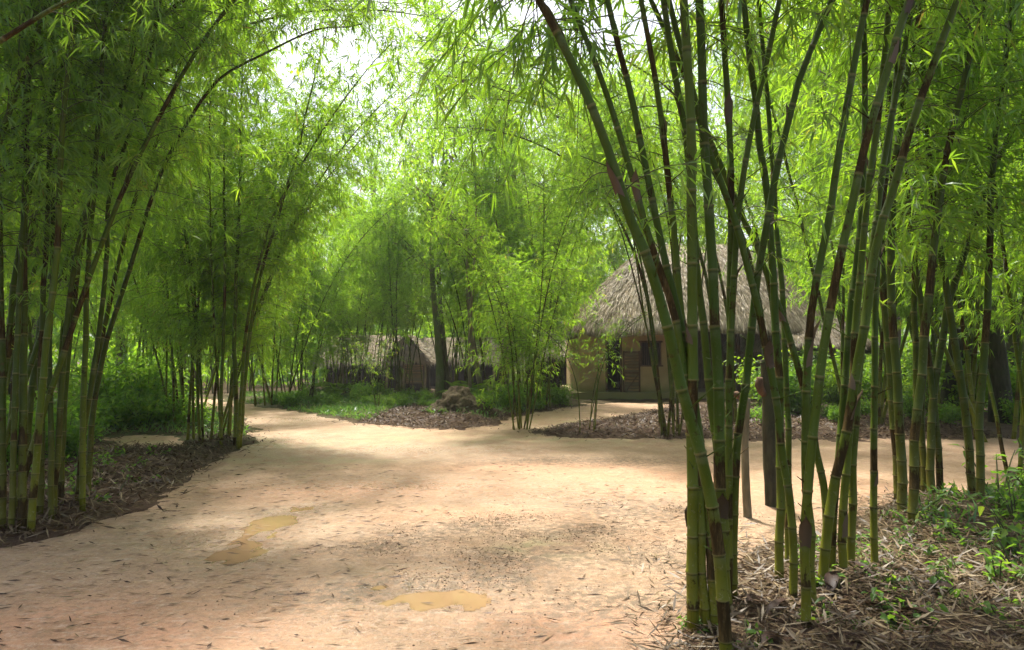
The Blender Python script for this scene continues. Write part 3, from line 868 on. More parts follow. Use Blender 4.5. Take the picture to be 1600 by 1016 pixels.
# --- big clump at the left edge of the path
LEFT = [
    (12, [(4, 815), (4, 600), (3, 500), (-2, 300), (-10, 100), (-20, -50)], 'dark bamboo culm cut by the left edge of the photo'),
    (10, [(18, 818), (24, 640), (26, 550), (34, 400), (42, 250), (46, 120), (50, 0)], 'green upright bamboo culm second from the left edge of the photo'),
    (14, [(34, 817), (37, 640), (37, 550), (36, 400), (40, 250), (40, 120), (40, 0)], 'thick bamboo culm with black-brown bands in the left clump'),
    (12, [(49, 818), (60, 680), (72, 550), (89, 400), (98, 200), (106, 115), (118, 0)], 'yellow-green bamboo culm leaning right, frontmost foot of the left clump'),
    (10, [(63, 800), (66, 680), (65, 560), (71, 400), (75, 300), (80, 150), (84, 0)], 'straight bamboo culm behind the frontmost yellow-green one at left'),
    (9, [(81, 802), (79, 650), (78, 550), (82, 400), (80, 250), (66, 100), (60, 0)], 'nearly black upright bamboo culm inside the left clump'),
    (10, [(82, 797), (92, 680), (101, 550), (118, 400), (145, 300), (157, 148), (167, 0)], 'bamboo culm of the left clump that bows right from the middle gap'),
    (10, [(95, 786), (98, 700), (107, 550), (125, 400), (150, 280), (187, 172), (212, 64), (225, 0)], 'slim dark bamboo culm rising between two pairs in the left clump'),
    (10, [(130, 788), (129, 690), (133, 550), (138, 400), (148, 295), (157, 170), (170, 0)], 'upright bamboo culm with the rightmost foot at the path edge, reddish joints'),
    (9, [(120, 780), (130, 680), (150, 550), (167, 400), (172, 295), (207, 197), (231, 98), (250, 0)], 'bamboo culm crossing behind the reddish-jointed one at left'),
    (9, [(139, 752), (143, 670), (156, 550), (187, 400), (215, 300), (260, 180), (276, 118), (310, 20)], 'bamboo culm second from the right in the fan of the left clump'),
    (10, [(136, 770), (145, 650), (163, 550), (204, 415), (246, 285), (290, 197), (344, 123), (423, 79), (492, 47), (545, 42)], 'bamboo culm arching furthest right from the left clump across the white sky'),
]
for i, (dp, pts, lab) in enumerate(LEFT):
    arching = i == len(LEFT) - 1
    traced(pts, dp * .78, lab, 'bamboo culms of the left clump', 6.5 if arching else 9.0, 0.0 if arching else .04 * (i % 3), .10,
           dict(h0=3.3 if i > 1 else 2.4, nb=44 if arching else 105, blen=.8 if arching else 1.3, tw=10, nl=7, L=.135, W=.015, lod=0 if i > 6 else 1, lowthin=.4), seed=80 + i, n=10, mat='culm' if i in (3, 8) else 'culm_dark')
traced([(-420, 930), (-330, 520), (-200, 230), (-90, 120), (0, 64), (100, 5), (190, -30), (300, -60)], 17, 'thick dark bamboo culm slanting across the extreme top left corner', 'bamboo culms of the left clump', 5.2, 0, .05,
       dict(h0=4.2, nb=10, blen=.5, tw=6, nl=4, L=.12, W=.013, lod=0), seed=99)
OVER = [((-5.6, 7.9), .42, 9.2), ((-6.6, 9.0), .30, 10.0), ((-5.2, 6.9), .15, 8.8),  # first three are extra culms, added to dapple the path with shade
        ((4.2, 13.6), 3.1, 9.6), ((3.4, 14.4), 3.3, 10.2), ((5.0, 13.2), 3.0, 10.4), ((2.9, 13.4), 2.9, 9.0), ((3.8, 15.2), 3.4, 11.0), ((4.7, 14.4), 3.0, 11.6), ((5.5, 14.0), 3.1, 12.0), ((4.0, 13.1), 3.2, 10.6)]
for i, ((bx, by), az, reach) in enumerate(OVER):
    rg = np.random.default_rng(900 + i); t = np.linspace(0, 1, 30)
    hz_ = reach * .52 * (t ** 3.0) + .04 * reach * t ; zz = reach * .95 * (t - .26 * t ** 4)
    c = np.stack([hz_ * math.cos(az), hz_ * math.sin(az), zz], 1)
    stm = stem_mesh(c, .034, .004, rg, 9, .32, True).mesh('culm'); stm.materials.append(M['culm_dark'])
    fb = MB(); foliage(fb, c, rg, h0=3.6, nb=95, blen=1.3, tw=10, nl=7, L=.14, W=.016, lod=1)
    fm_ = fb.mesh('foliage'); fm_.materials.append(M['bamboo_leaf']); fm_.materials.append(M['twig'])
    bamboo_at(stm, fm_, (bx, by, gz0(bx, by) - .05), 0, 1, 'added bamboo culm at the back of the left clump, arching over the path for shade' if i < 3 else 'bamboo culm beyond the right-hand track, arching left high over the hut track', 'added shade culms arching over the path from the left' if i < 3 else 'bamboo culms arching left over the hut track')
clump(-40, 6.4, 7, 'tall', .7, 'dark bamboo culm in the depth of the left clump, half hidden by others', 'bamboo culms in the depth of the left clump', (.85, 1.0), bias=.3)

# --- clump at the bend on the left
BEND = [
    (6, [(375, 688), (384, 580), (394, 492), (412, 410), (433, 345), (452, 280), (467, 231), (475, 190)], 'bamboo culm leaning right with bare upper stem at the left bend'),
    (7, [(368, 686), (368, 600), (367, 500), (371, 400), (374, 300), (376, 220)], 'upright bamboo culm, the thickest at the left bend'),
    (5, [(372, 690), (378, 590), (390, 480), (408, 400), (430, 330), (458, 280)], 'slender bamboo culm right next to the thickest at the left bend'),
    (5, [(345, 690), (346, 600), (350, 500), (352, 400), (350, 300), (351, 230)], 'straight thin bamboo culm in the middle of the left bend clump'),
]
for i, (dp, pts, lab) in enumerate(BEND):
    traced(pts, dp, lab, 'bamboo culms at the left bend', 7.6, 0, .12,
           dict(h0=2.8, nb=95, blen=.7 if i < 1 else 1.1, tw=8, nl=6, L=.15, W=.02, lod=1), seed=120 + i, n=7, inter=.28)
clump(338, 12.3, 11, 'mid', .55, 'thin green bamboo culm among the crowd at the left bend of the path', 'crowded bamboo culms at the left bend', (.85, 1.05), bias=.2)
clump(296, 14.2, 8, 'mid', .5, 'thin bamboo culm just behind the left bend clump, above the sandy gap', 'bamboo culms behind the left bend', (.9, 1.1))

# --- clumps across the middle
C = [  # px, depth, n, kind, radius, where, scale
    (816, 14.0, 9, 'young', .22, 'short thin bamboo culm in the small tight clump on the path corner', (.85, 1.1)),
    (914, 13.0, 5, 'sapling', .24, 'very thin young bamboo stem before the small track to the hut', (.9, 1.15)),
    (1052, 12.6, 9, 'bare', .26, 'mossy bamboo culm in the clump before the right end of the mud wall', (.75, .95)),
    (592, 17.6, 4, 'sapling', .10, 'thin bamboo shoot in the little tuft on the leafy bank', (.7, .9)),
    (30, 15.0, 8, 'tall', .9, 'bamboo culm behind the left clump, above the dense bush', (1.15, 1.3)),
    (215, 23.5, 8, 'tall', 1.0, 'bamboo culm in the shade beyond the dense bush on the left', (.95, 1.15)),
    (425, 20.5, 9, 'mid', .5, 'dark bamboo culm at the far left side of the receding track', (.95, 1.15)),
    (465, 22.5, 8, 'far', .6, 'bamboo culm before the left end of the long low hut', (.62, .75)),
    (545, 25.5, 8, 'high', 1.1, 'bamboo culm standing before the long thatched roof', (.65, .8)),
    (618, 24.0, 8, 'high', .8, 'thin bamboo culm before the gabled hut with the brown panel', (.6, .8)),
    (718, 27.0, 7, 'high', 1.0, 'bamboo culm right of the mossy tree, before the far roof', (.75, .95)),
    (770, 21.5, 7, 'high', .7, 'bamboo culm behind the termite mound', (.7, .85)),
    (845, 19.5, 7, 'mid', .5, 'bamboo culm behind the small tight clump on the path corner', (.9, 1.1)),
    (872, 23.5, 7, 'high', .4, 'bamboo culm at the left corner of the mud-walled hut', (.75, .95)),
    (950, 37.0, 7, 'far', 1.6, 'bamboo culm towering behind the left slope of the big thatched roof', (.95, 1.15)),
    (1130, 40.0, 7, 'far', 1.8, 'bamboo culm towering behind the peak of the big thatched roof', (1.0, 1.2)),
    (1300, 31.0, 7, 'far', 1.5, 'bamboo culm behind the right end of the big thatched roof', (.95, 1.15)),
    (1395, 19.0, 8, 'tall', .9, 'bamboo culm far across the right-hand track, deep behind the foreground clump', (1.15, 1.3)),
    (1490, 15.0, 7, 'tall', .8, 'bamboo culm on the far side of the right-hand track near the dark trees', (1.2, 1.35)),
    (1590, 12.0, 7, 'tall', .7, 'bamboo culm at the right edge of the photo beyond the track', (1.15, 1.35)),
    (1630, 8.2, 11, 'tall', .7, 'bamboo culm at the right edge of the photo above the weeds', (.8, 1.0)),
    (835, 21.5, 4, 'high', .6, 'tall bamboo culm between the termite mound and the mud-walled hut', (1.15, 1.3)),
    (572, 24.0, 7, 'young', .8, 'short leafy bamboo culm screening the middle of the long low hut', (.85, 1.05)),
    (518, 25.0, 4, 'young', .6, 'short leafy bamboo culm screening the left end of the long low hut', (.85, 1.05)),
    (735, 24.0, 7, 'young', .8, 'short leafy bamboo culm screening the dim low hut', (.9, 1.1)),
    (-20, 19.0, 7, 'tall', 1.2, 'bamboo culm far back at the left edge of the photo', (1.0, 1.15)),
    (-130, 9.2, 8, 'tall', .9, 'dark bamboo culm in the depth behind the left clump, at the photo edge', (1.1, 1.25)),  # foot out of view; crowns put there to shade the left ground
    (1330, 14.2, 7, 'tall', .6, 'bamboo culm just across the right-hand track, seen between the foreground culms', (1.15, 1.3)),
    (580, 27.5, 8, 'high', 1.3, 'sunlit bamboo culm between the long hut and the path bank', (.85, 1.0)),
    (665, 29.5, 8, 'high', 1.3, 'sunlit bamboo culm rising just left of the mossy tree and behind it', (.9, 1.05)),
    (500, 29.0, 7, 'high', 1.2, 'sunlit bamboo culm at the left end of the long hut', (.8, .95)),

]
for px, d, n, kind, rad, lab, sc in C:
    clump(px, d, n, kind, rad, lab, lab.replace('bamboo culm', 'bamboo culms').replace('bamboo stem', 'bamboo stems').replace('bamboo shoot', 'bamboo shoots'), sc)

# ------------------------------------------------------------------ trees
def tree(name, loc, Hh, r0, label, cat='tree', lean=(0, 0), crown=None, mat='bark', group=None, seed=0, limbs=9, first=.45, leafL=.2, nleaf=5000, spread=.35, leafmat='broad_leaf', tip=True):
    rg = np.random.default_rng(3000 + seed)
    o = empty(name, loc)
    t = np.linspace(0, 1, 12)
    px = np.stack([lean[0] * Hh * t + .02 * Hh * np.sin(t * 5 + seed), lean[1] * Hh * t + .015 * Hh * np.cos(t * 4 + seed), Hh * t - .15], 1)
    mb = MB(); rad = r0 * (1 - .75 * t) + .01; rad[0] *= 1.35; rad[1] *= 1.08
    mb.tube(px, rad, 10, 0, True, True, .12)
    ends = []
    for i in range(limbs):
        q = rg.uniform(first, 1.0); p0 = np.array([np.interp(q, t, px[:, k]) for k in range(3)])
        az = i * 2.4 + rg.normal(0, .4); el = rg.uniform(.25, .9)
        d = np.array([math.cos(az) * math.cos(el), math.sin(az) * math.cos(el), math.sin(el)]); L = Hh * spread * rg.uniform(.6, 1.1) * (1.2 - .5 * q)
        tt = np.linspace(0, 1, 6)[:, None]
        pts = p0 + d * L * tt + np.array([0, 0, 1]) * L * .18 * tt ** 2 + rg.normal(0, .04 * L, (6, 3)) * tt
        mb.tube(pts, np.linspace(r0 * (1 - .75 * q) * .55, .012, 6), 6, 0, True, False)
        for k in range(4):
            f = rg.uniform(.4, 1); p1 = p0 + (pts[-1] - p0) * f; d2 = unit(d + rg.normal(0, .7, 3)); L2 = L * rg.uniform(.25, .5)
            mb.tube(np.stack([p1, p1 + d2 * L2 * .5 + [0, 0, .05 * L2], p1 + d2 * L2]), [.02, .014, .006], 4, 0, True, False)
            ends.append((p1 + d2 * L2, L2)); ends.append((p1 + d2 * L2 * .55, L2))
    mb.build('trunk', M[mat], o)
    ends_p = np.array([e[0] for e in ends]); er = np.array([e[1] for e in ends])
    k = rg.integers(len(ends), size=nleaf)
    c = ends_p[k] + rg.normal(0, 1, (nleaf, 3)) * (er[k] * .42)[:, None] * np.array([1, 1, .7])
    d = unit(rg.normal(0, 1, (nleaf, 3)) + np.array([0, 0, -.5]))
    fb = MB(); leaves(fb, c, d, leafL * rg.uniform(.6, 1.2, nleaf), leafL * .42, rg, 0, 1, .15, tone=np.clip(rg.normal(.5, .25, nleaf), 0, 1), shape=.45)
    fb.build('crown', M[leafmat], o)
    return tag(o, label, cat, group)


def gz(x, y): return float(ground_h(np.array([x]), np.array([y]))[0])


def on(px, d, dz=0.0):
    x = (px - 800) / F * d
    return (x, d, gz(x, d) + dz)


tree('mossy_tree', on(681, 22.5), 7.0, .13, 'mossy greenish tree trunk standing left of the termite mound', seed=1, limbs=12, first=.6, leafL=.15, nleaf=1600, mat='mossy_bark', lean=(-.005, .02), leafmat='bamboo_leaf')
tree('slim_tree', on(693, 25), 9.5, .10, 'slim brown tree close behind the mossy trunk', seed=2, first=.6, nleaf=1200, leafL=.15, leafmat='bamboo_leaf')
tree('slim_tree', on(757, 21), 7.5, .085, 'thin pale tree trunk leaning left behind the termite mound', seed=3, lean=(-.11, .02), first=.6, nleaf=1200, leafL=.15, mat='pale_wood', leafmat='bamboo_leaf')
tree('slim_tree', on(744, 19.5), 8, .04, 'very thin pale sapling trunk just right of the termite mound', seed=4, lean=(-.03, .02), first=.6, nleaf=900, leafL=.15, mat='pale_wood', leafmat='bamboo_leaf')
tree('brown_tree', on(795, 22), 10.5, .17, 'brown tree trunk behind the small tight bamboo clump', seed=5, first=.6, nleaf=2000, leafL=.15, mat='pale_wood', leafmat='bamboo_leaf')
for i, (px, d, Hh, r) in enumerate([(590, 62, 22, .3), (675, 60, 25, .32), (780, 62, 26, .32), (880, 58, 25, .3), (420, 62, 14, .25), (300, 40, 15, .25), (180, 34, 15, .25), (60, 28, 15, .25), (1010, 40, 18, .28), (1150, 44, 19, .3), (1290, 40, 18, .28), (1400, 34, 17, .26)]):
    tree('forest_tree', on(px, d), Hh, r, f'{ORD[i]} tall broadleaf tree from the back rank rising above the bamboo', seed=20 + i, limbs=16, first=.25, leafL=.32, nleaf=5000 if i < 4 else 11000, spread=.32, group='tall trees behind the bamboo', leafmat='bamboo_leaf' if i < 6 else 'broad_leaf')
DT = [(1478, 17, 6.5, .15, (.10, .05), 'dark forked tree trunk leaning right beyond the right-hand track'), (1560, 14.5, 9, .19, (-.10, .05), 'thick dark tree trunk leaning left near the right edge'),
      (1330, 27, 15, .2, (.03, .02), 'dark tree behind the right end of the hut'), (1440, 22, 19, .17, (-.03, .03), 'slender dark tree in the shade beyond the right-hand track'), (1600, 20, 19, .22, (0, .03), 'dark tree far back at the right edge of the photo'),  # heights raised so these crowns shade the right side
      (1520, 24, 19, .22, (0, .0), 'added tall tree at the back right, there to deepen the shade'), (20, 21, 15, .2, (0, 0), 'added tall tree behind the left clump, there to shade the left side'),  # from here on the trees are added to block sun at the sides
      (1500, 17.6, 18, .2, (.02, .02), 'added tall tree close behind the rear bamboo on the right, for shade'), (1650, 15, 18, .22, (0, 0), 'added tree with its trunk outside the right edge, placed for shade'),
      (-70, 13.5, 17, .2, (0, 0), 'added tree with its trunk outside the left edge, placed for shade')]
for i, (px, d, Hh, r, ln, lab) in enumerate(DT):
    tree('dark_tree', on(px, d), Hh, r, lab, seed=50 + i, lean=ln, first=.3, limbs=12, leafL=.2, nleaf=6500 if Hh < 12 else 12000, spread=.36, mat='dark_wood')


# far woods behind everything: one leafy mass nobody could count
def far_woods():
    rg = np.random.default_rng(77); mb = MB()
    n = 120000
    a = rg.uniform(-1.15, 1.15, n); d = rg.uniform(46, 76, n)
    x = d * np.sin(a); y = d * np.cos(a)
    cx = np.round(x / 3.2); cy = np.round(y / 3.2)
    top = 4 + 7.0 * vnoise(x, y, .16, 5) + np.where(x > -2, 2.5, 0) - 3.5 * np.exp(-((a + .30) / .16) ** 2) + 2.5 * np.exp(-((np.abs(a) - .75) / .3) ** 2)
    z = top * rg.random(n) ** .8
    lump = vnoise(x + z, y - z, .7, 9)
    ok = lump > .28
    c = np.stack([x, y, z - .6], 1)[ok]; m = len(c)
    d3 = unit(rg.normal(0, 1, (m, 3)) + np.array([0, 0, -.6]))
    leaves(mb, c, d3, rg.uniform(.4, .8, m), .24, rg, 0, 1, .2, tone=np.clip(rg.normal(.5, .25, m), 0, 1))
    o = mb.build('far_woods', M['bamboo_leaf']); tag(o, kind='stuff')


far_woods()


def distant_bamboo():
    rg = np.random.default_rng(78); mb = MB(); fb = MB()
    for px, d, n, rad, Hm in ((290, 26, 7, 1.4, 8.5), (350, 33, 8, 2.5, 10), (480, 45, 9, 3, 11), (560, 50, 8, 3, 13), (630, 47, 8, 3, 13), (700, 50, 8, 3, 15), (770, 48, 9, 3, 15), (860, 46, 8, 3, 15), (230, 34, 8, 3, 10), (120, 30, 7, 2, 11)):
        for k in range(n):
            a = rg.uniform(0, 6.28); r = rad * math.sqrt(rg.random()); x = (px - 800) / F * d + r * math.cos(a); y = d + r * math.sin(a)
            c = local_curve(rg, Hm * rg.uniform(.85, 1.1), rg.uniform(.03, .25), rg.uniform(.2, .45)); rz = a + rg.normal(0, .5)
            c = c @ np.array(Matrix.Rotation(rz, 3, 'Z')).T + np.array([x, y, float(terrain(x, y)) - .1])
            mb.tube(c, np.linspace(.04, .006, len(c)), 5, 1, True, False)
            foliage(mb, c, rg, h0=1.8, nb=55, blen=1.9, tw=8, nl=6, L=.30, W=.048, lod=1, twig=False)
    o = mb.build('distant_bamboo', [M['bamboo_leaf'], M['twig']]); tag(o, kind='stuff')


distant_bamboo()


# ------------------------------------------------------------------ undergrowth
def shrub_mesh(seed, r, h, n, L, W, stems=9, mat='weed_leaf', lod=1):
    rg = np.random.default_rng(4000 + seed); mb = MB()
    tips = []
    for i in range(stems):
        az = rg.uniform(0, 2 * np.pi); sp = rg.uniform(.2, 1) * r; hh = h * rg.uniform(.55, 1.05)
        t = np.linspace(0, 1, 5)[:, None]
        p = np.array([[math.cos(az) * .06, math.sin(az) * .06, -.05]]) + np.concatenate([np.cos(az) * sp * t ** 1.3, np.sin(az) * sp * t ** 1.3, hh * (t - .12 * t ** 3)], 1)
        mb.tube(p, np.linspace(.009, .003, 5) * (1 + h * .4), 4, 1, True, False); tips.append(p)
    tips = np.array(tips)
    k = rg.integers(stems, size=n); f = rg.uniform(.25, 1, n)
    c = np.stack([np.array([np.interp(ff, np.linspace(0, 1, 5), tips[kk, :, a]) for ff, kk in zip(f, k)]) for a in range(3)], 1)
    c += rg.normal(0, 1, (n, 3)) * r * .18
    c[:, 2] = np.maximum(c[:, 2], .02)
    d = unit(rg.normal(0, 1, (n, 3)) * np.array([1, 1, .5]) + np.array([0, 0, .05]))
    leaves(mb, c, d, L * rg.uniform(.6, 1.2, n), W, rg, 0, lod, .3, tone=np.clip(rg.normal(.5, .25, n), 0, 1), shape=.45)
    me = mb.mesh('shrub'); me.materials.append(M[mat]); me.materials.append(M['twig']); return me


SHRUB = [shrub_mesh(i, .6, .9, 800, .13, .055, 12) for i in range(4)]
BUSH = [shrub_mesh(10 + i, .9, 1.5, 1500, .16, .07, 16, 'broad_leaf' if i % 2 else 'weed_leaf') for i in range(3)]
HERB = [shrub_mesh(20 + i, .15, .20, 24, .085, .038, 5, 'weed_leaf', 0) for i in range(5)]
TALLH = [shrub_mesh(30 + i, .22, .55, 44, .12, .05, 6, 'weed_leaf', 0) for i in range(3)]


def scatter(meshes, name, cat, spots, label, group, sc=(.8, 1.2), seed=0):
    rg = np.random.default_rng(5000 + seed)
    out = []
    for (x, y) in spots:
        me = meshes[rg.integers(len(meshes))]
        o = bpy.data.objects.new(name, me); COL.objects.link(o)
        o.location = (x, y, gz(x, y) - .01); o.rotation_euler = (rg.normal(0, .06), rg.normal(0, .06), rg.uniform(0, 6.28)); s = rg.uniform(*sc); o.scale = (s, s, s * rg.uniform(.85, 1.15))
        tag(o, label, cat, group); out.append(o)
    return out


def spots(n, px, d, seed, mind=.0, off=.15):
    rg = np.random.default_rng(6000 + seed); out = []
    for _ in range(n * 60):
        if len(out) >= n: break
        dd = rg.uniform(*d); x = (rg.uniform(*px) - 800) / F * dd
        if sdf(np.array([x]), np.array([dd]))[0] < off: continue
        if any((x - a) ** 2 + (dd - b) ** 2 < mind ** 2 for a, b in out): continue
        out.append((x, dd))
    return out


scatter(BUSH, 'bush', 'bush', spots(9, (130, 262), (14.4, 17), 1, .8), 'leafy bright bush in the dense thicket behind the left clump', 'bushes behind the left clump', (.75, 1.05), 1)
scatter(SHRUB, 'shrub', 'shrub', spots(12, (110, 310), (13.6, 15.2), 2, .5), 'low leafy shrub at the foot of the left thicket', 'shrubs at the foot of the left thicket', (.6, 1.0), 2)
scatter(SHRUB, 'shrub', 'shrub', spots(9, (-20, 110), (9, 14), 3, .6), 'shrub in the shade behind the culms of the left clump', 'shrubs behind the left clump', (.7, 1.1), 3)
scatter(SHRUB, 'shrub', 'shrub', spots(17, (395, 600), (18.5, 25), 4, .55), 'green shrub on the bank along the far side of the receding track', 'shrubs on the bank before the long hut', (.35, .7), 4)
scatter(SHRUB, 'shrub', 'shrub', spots(11, (600, 680), (18, 25), 5, .5), 'low shrub on the grassy bank before the gabled hut', 'shrubs before the gabled hut', (.25, .5), 5)
scatter(SHRUB, 'shrub', 'shrub', spots(13, (735, 880), (15.5, 22), 6, .5), 'shrub on the bank right of the termite mound', 'shrubs right of the termite mound', (.5, .9), 6)
scatter(BUSH, 'bush', 'bush', spots(14, (1180, 1600), (16.5, 23), 7, .9), 'dark bush in the shade beyond the right-hand track', 'bushes beyond the right-hand track', (.7, 1.2), 7)
scatter(SHRUB, 'shrub', 'shrub', spots(12, (1090, 1600), (14, 16.5), 8, .6), 'low shrub along the far edge of the right-hand track', 'shrubs along the right-hand track', (.4, .8), 8)
scatter(BUSH, 'bush', 'bush', spots(6, (1340, 1420), (22, 28), 9, .9), 'sunlit bush right of the hut', 'bushes right of the hut', (.9, 1.2), 9)
scatter(TALLH, 'weed_plant', 'weed', spots(6, (1500, 1640), (4.2, 6.4), 10, .22), 'taller broad-leaved weed at the right edge of the foreground litter', 'tall weeds at the right edge', (.5, .85), 10)
scatter(TALLH, 'weed_plant', 'weed', spots(4, (1545, 1660), (6.2, 8.6), 11, .25), 'leafy weed below the thinner clump on the right', 'weeds below the thinner clump', (.7, 1.15), 11)
scatter(HERB, 'weed_plant', 'weed', spots(46, (1230, 1640), (3.5, 5.6), 12, .16), 'small broad-leaved weed on the foreground leaf litter', 'small weeds on the foreground litter', (.5, .95), 12)
scatter(HERB, 'weed_plant', 'weed', spots(22, (1380, 1640), (5.6, 7.6), 13, .16), 'small weed near the foot of the thinner clump', 'small weeds at the thinner clump', (.7, 1.3), 13)
scatter(HERB, 'weed_plant', 'weed', spots(16, (60, 260), (6.6, 10), 14, .3), 'small weed on the brown litter beside the left clump', 'small weeds beside the left clump', (.7, 1.4), 14)
scatter(HERB, 'weed_plant', 'weed', [tuple(G(1082, 962, .06)[:2] + np.array([-.05, -.08])), tuple(G(1105, 972, .06)[:2]), tuple(G(1175, 1008, .06)[:2])], 'tiny weed at the foot of the leftmost foreground culms', 'tiny weeds at the foreground culms', (.6, .8), 15)
# bamboo seedling tuft at the foot of the left clump
st, fm = PROTO['sapling'][1]
x, y = G(132, 770, .1)[:2]
bamboo_at(st, fm, (x + .15, y - .1, gz(x, y)), -.4, .2, 'tiny bamboo seedling tuft at the foot of the left clump', None)


def palm(loc, n, L, label, seed):
    rg = np.random.default_rng(7000 + seed); o = empty('palm_plant', loc)
    for i in range(n):
        az = i * 2.4 + rg.normal(0, .2); el = rg.uniform(.5, 1.2); mb = MB(); l = L * rg.uniform(.8, 1.1)
        t = np.linspace(0, 1, 12); d = np.array([math.cos(az) * math.cos(el), math.sin(az) * math.cos(el), math.sin(el)])
        p = d * (l * t)[:, None] + np.array([0, 0, -1]) * (.45 * l * t ** 2)[:, None]
        mb.tube(p, np.linspace(.015, .004, 12), 4, 1, True, False)
        q = np.repeat(np.linspace(.2, 1, 26), 2); b = np.stack([np.interp(q, t, p[:, k]) for k in range(3)], 1)
        sd = np.array([-math.sin(az), math.cos(az), 0]); sg = np.tile([1, -1], 26)[:, None]
        dd = unit(sd * sg + d * .5 + np.array([0, 0, -.35])); leaves(mb, b, dd, .32 * l * np.sin(np.clip(q, .12, .93) * 3.1), .04, rg, 0, 1, .15)
        f = mb.build('frond', [M['broad_leaf'], M['twig']], o)
    return tag(o, label, 'plant')


palm(on(775, 20.5), 11, 1.5, 'feathery palm plant right of the thin leaning trunk', 1)
palm(on(722, 23), 9, 1.3, 'feathery palm plant behind the termite mound near the yellow can', 2)
palm(on(525, 23), 9, 1.2, 'feathery fern-like plant among the shrubs before the long hut', 3)


# grass tufts and litter: uncountable
def grass():
    rg = np.random.default_rng(81); mb = MB(); n = 26000
    px = rg.uniform(380, 900, n); d = rg.uniform(15.5, 30, n); x = (px - 800) / F * d
    dn = vnoise(x, d, .8, 61); ok = (dn > .38) & (sdf(x, d) > .25) & (rg.random(n) < np.where(px < 690, 1, .6))
    x2 = rg.uniform(-9, -4, 6000); d2 = rg.uniform(12.5, 19, 6000); ok2 = sdf(x2, d2) > .2
    x3 = rg.uniform(3.2, 6.5, 1500); d3 = rg.uniform(5.8, 9, 1500); ok3 = sdf(x3, d3) > .5
    x = np.concatenate([x[ok], x2[ok2], x3[ok3]]); y = np.concatenate([d[ok], d2[ok2], d3[ok3]])
    m = len(x); z = ground_h(x, y) - .02
    d = unit(np.stack([rg.normal(0, .55, m), rg.normal(0, .55, m), np.ones(m)], 1))
    leaves(mb, np.stack([x, y, z], 1), d, rg.uniform(.12, .34, m), .022, rg, 0, 1, .35, nrm=rg.normal(0, 1, (m, 3)), tone=rg.random(m))
    o = mb.build('grass', M['grass']); tag(o, kind='stuff')


grass()


def litter(name, n, box, L, W, mat, seed, cond=None, lift=.012, tilt=.22, path=False, lod=1, az=None, dens=None):
    rg = np.random.default_rng(seed); mb = MB()
    x = rg.uniform(box[0], box[1], n); y = rg.uniform(box[2], box[3], n)
    dd = sdf(x, y); ok = cond(x, y, dd)
    if dens is not None: ok &= rg.random(n) < dens(x, y, dd)
    x, y = x[ok], y[ok]; m = len(x)
    z = (path_h(x, y) if path else np.maximum(ground_h(x, y), np.where(sdf(x, y) < .6, path_h(x, y), -9))) + lift * rg.uniform(.2, 1.6, m)
    a = rg.uniform(0, 2 * np.pi, m) if az is None else az + rg.normal(0, .55, m) + np.pi * rg.integers(0, 2, m)
    d = unit(np.stack([np.cos(a), np.sin(a), rg.normal(0, tilt, m)], 1))
    LL = L * rg.uniform(.4, 1.5, m)
    z = z + np.maximum(0, -d[:, 2]) * LL
    leaves(mb, np.stack([x, y, z], 1), d, LL, W * rg.uniform(.6, 1.4, m), rg, 0, lod, .0, nrm=np.array([0, 0, 1.0]) + rg.normal(0, .3, (m, 3)), tone=rg.random(m) ** (1.7 if seed == 91 else 1), shape=.4)
    o = mb.build(name, M[mat]); tag(o, kind='stuff'); return o


litter('leaf_litter', 30000, (.6, 4.6, 2.6, 8.2), .12, .013, 'dry_leaf', 91, lambda x, y, d: (d > -.8) & (x < .62 * y + 1.0), .02, .22, dens=lambda x, y, d: np.maximum(sstep(-.22, .25, d), .07 * sstep(-.8, -.1, d)) * np.clip(4.6 / y, .5, 1) ** 1.2)
litter('dark_litter', 26000, (-8.2, -1.5, 5.0, 16.5), .12, .02, 'dark_litter', 92, lambda x, y, d: (d > -.7), .02, .3, dens=lambda x, y, d: np.maximum(sstep(-.15, .3, d), .10 * sstep(-.7, -.05, d)) * np.clip(9 / y, .5, 1))
litter('leaf_litter', 16000, (-6.5, -2.0, 4.8, 11), .13, .014, 'dry_leaf', 93, lambda x, y, d: (d > -.25) & (d < 1.3), .03, .35, dens=lambda x, y, d: sstep(-.25, .1, d) * np.clip(6.5 / y, .3, 1))
litter('dark_litter', 36000, (-3.5, 9, 12, 20), .11, .02, 'dark_litter', 94, lambda x, y, d: d > -.7, .02, .3, dens=lambda x, y, d: np.maximum(sstep(-.2, .1, d), .10 * sstep(-.7, -.05, d)))
litter('leaf_litter', 7000, (-3.0, 9, 12.2, 17.5), .11, .016, 'dry_leaf', 95, lambda x, y, d: d > -.05, .02, .3)
# twigs, leaf scraps and crumbs lying on the bare path
litter('leaf_scraps', 4600, (-6, 2.2, 2.5, 9.5), .09, .011, 'dark_litter', 96, lambda x, y, d: (d < -.02) & (pud_dist(x, y) > .02), .006, .05, True, az=.15, dens=lambda x, y, d: np.clip(.15 + .85 * sstep(.45, .7, vnoise(x, y, .8, 71)) + .3 * (x < -1), 0, 1) * np.clip(4.5 / y, .2, 1))
litter('leaf_scraps', 2200, (-6, 2.2, 2.5, 8), .11, .010, 'dry_leaf', 97, lambda x, y, d: (d < -.02), .007, .06, True, az=.1, dens=lambda x, y, d: np.clip(.2 + .4 * (x < -.8) + sstep(-.8, 0, d) * .5, 0, 1))


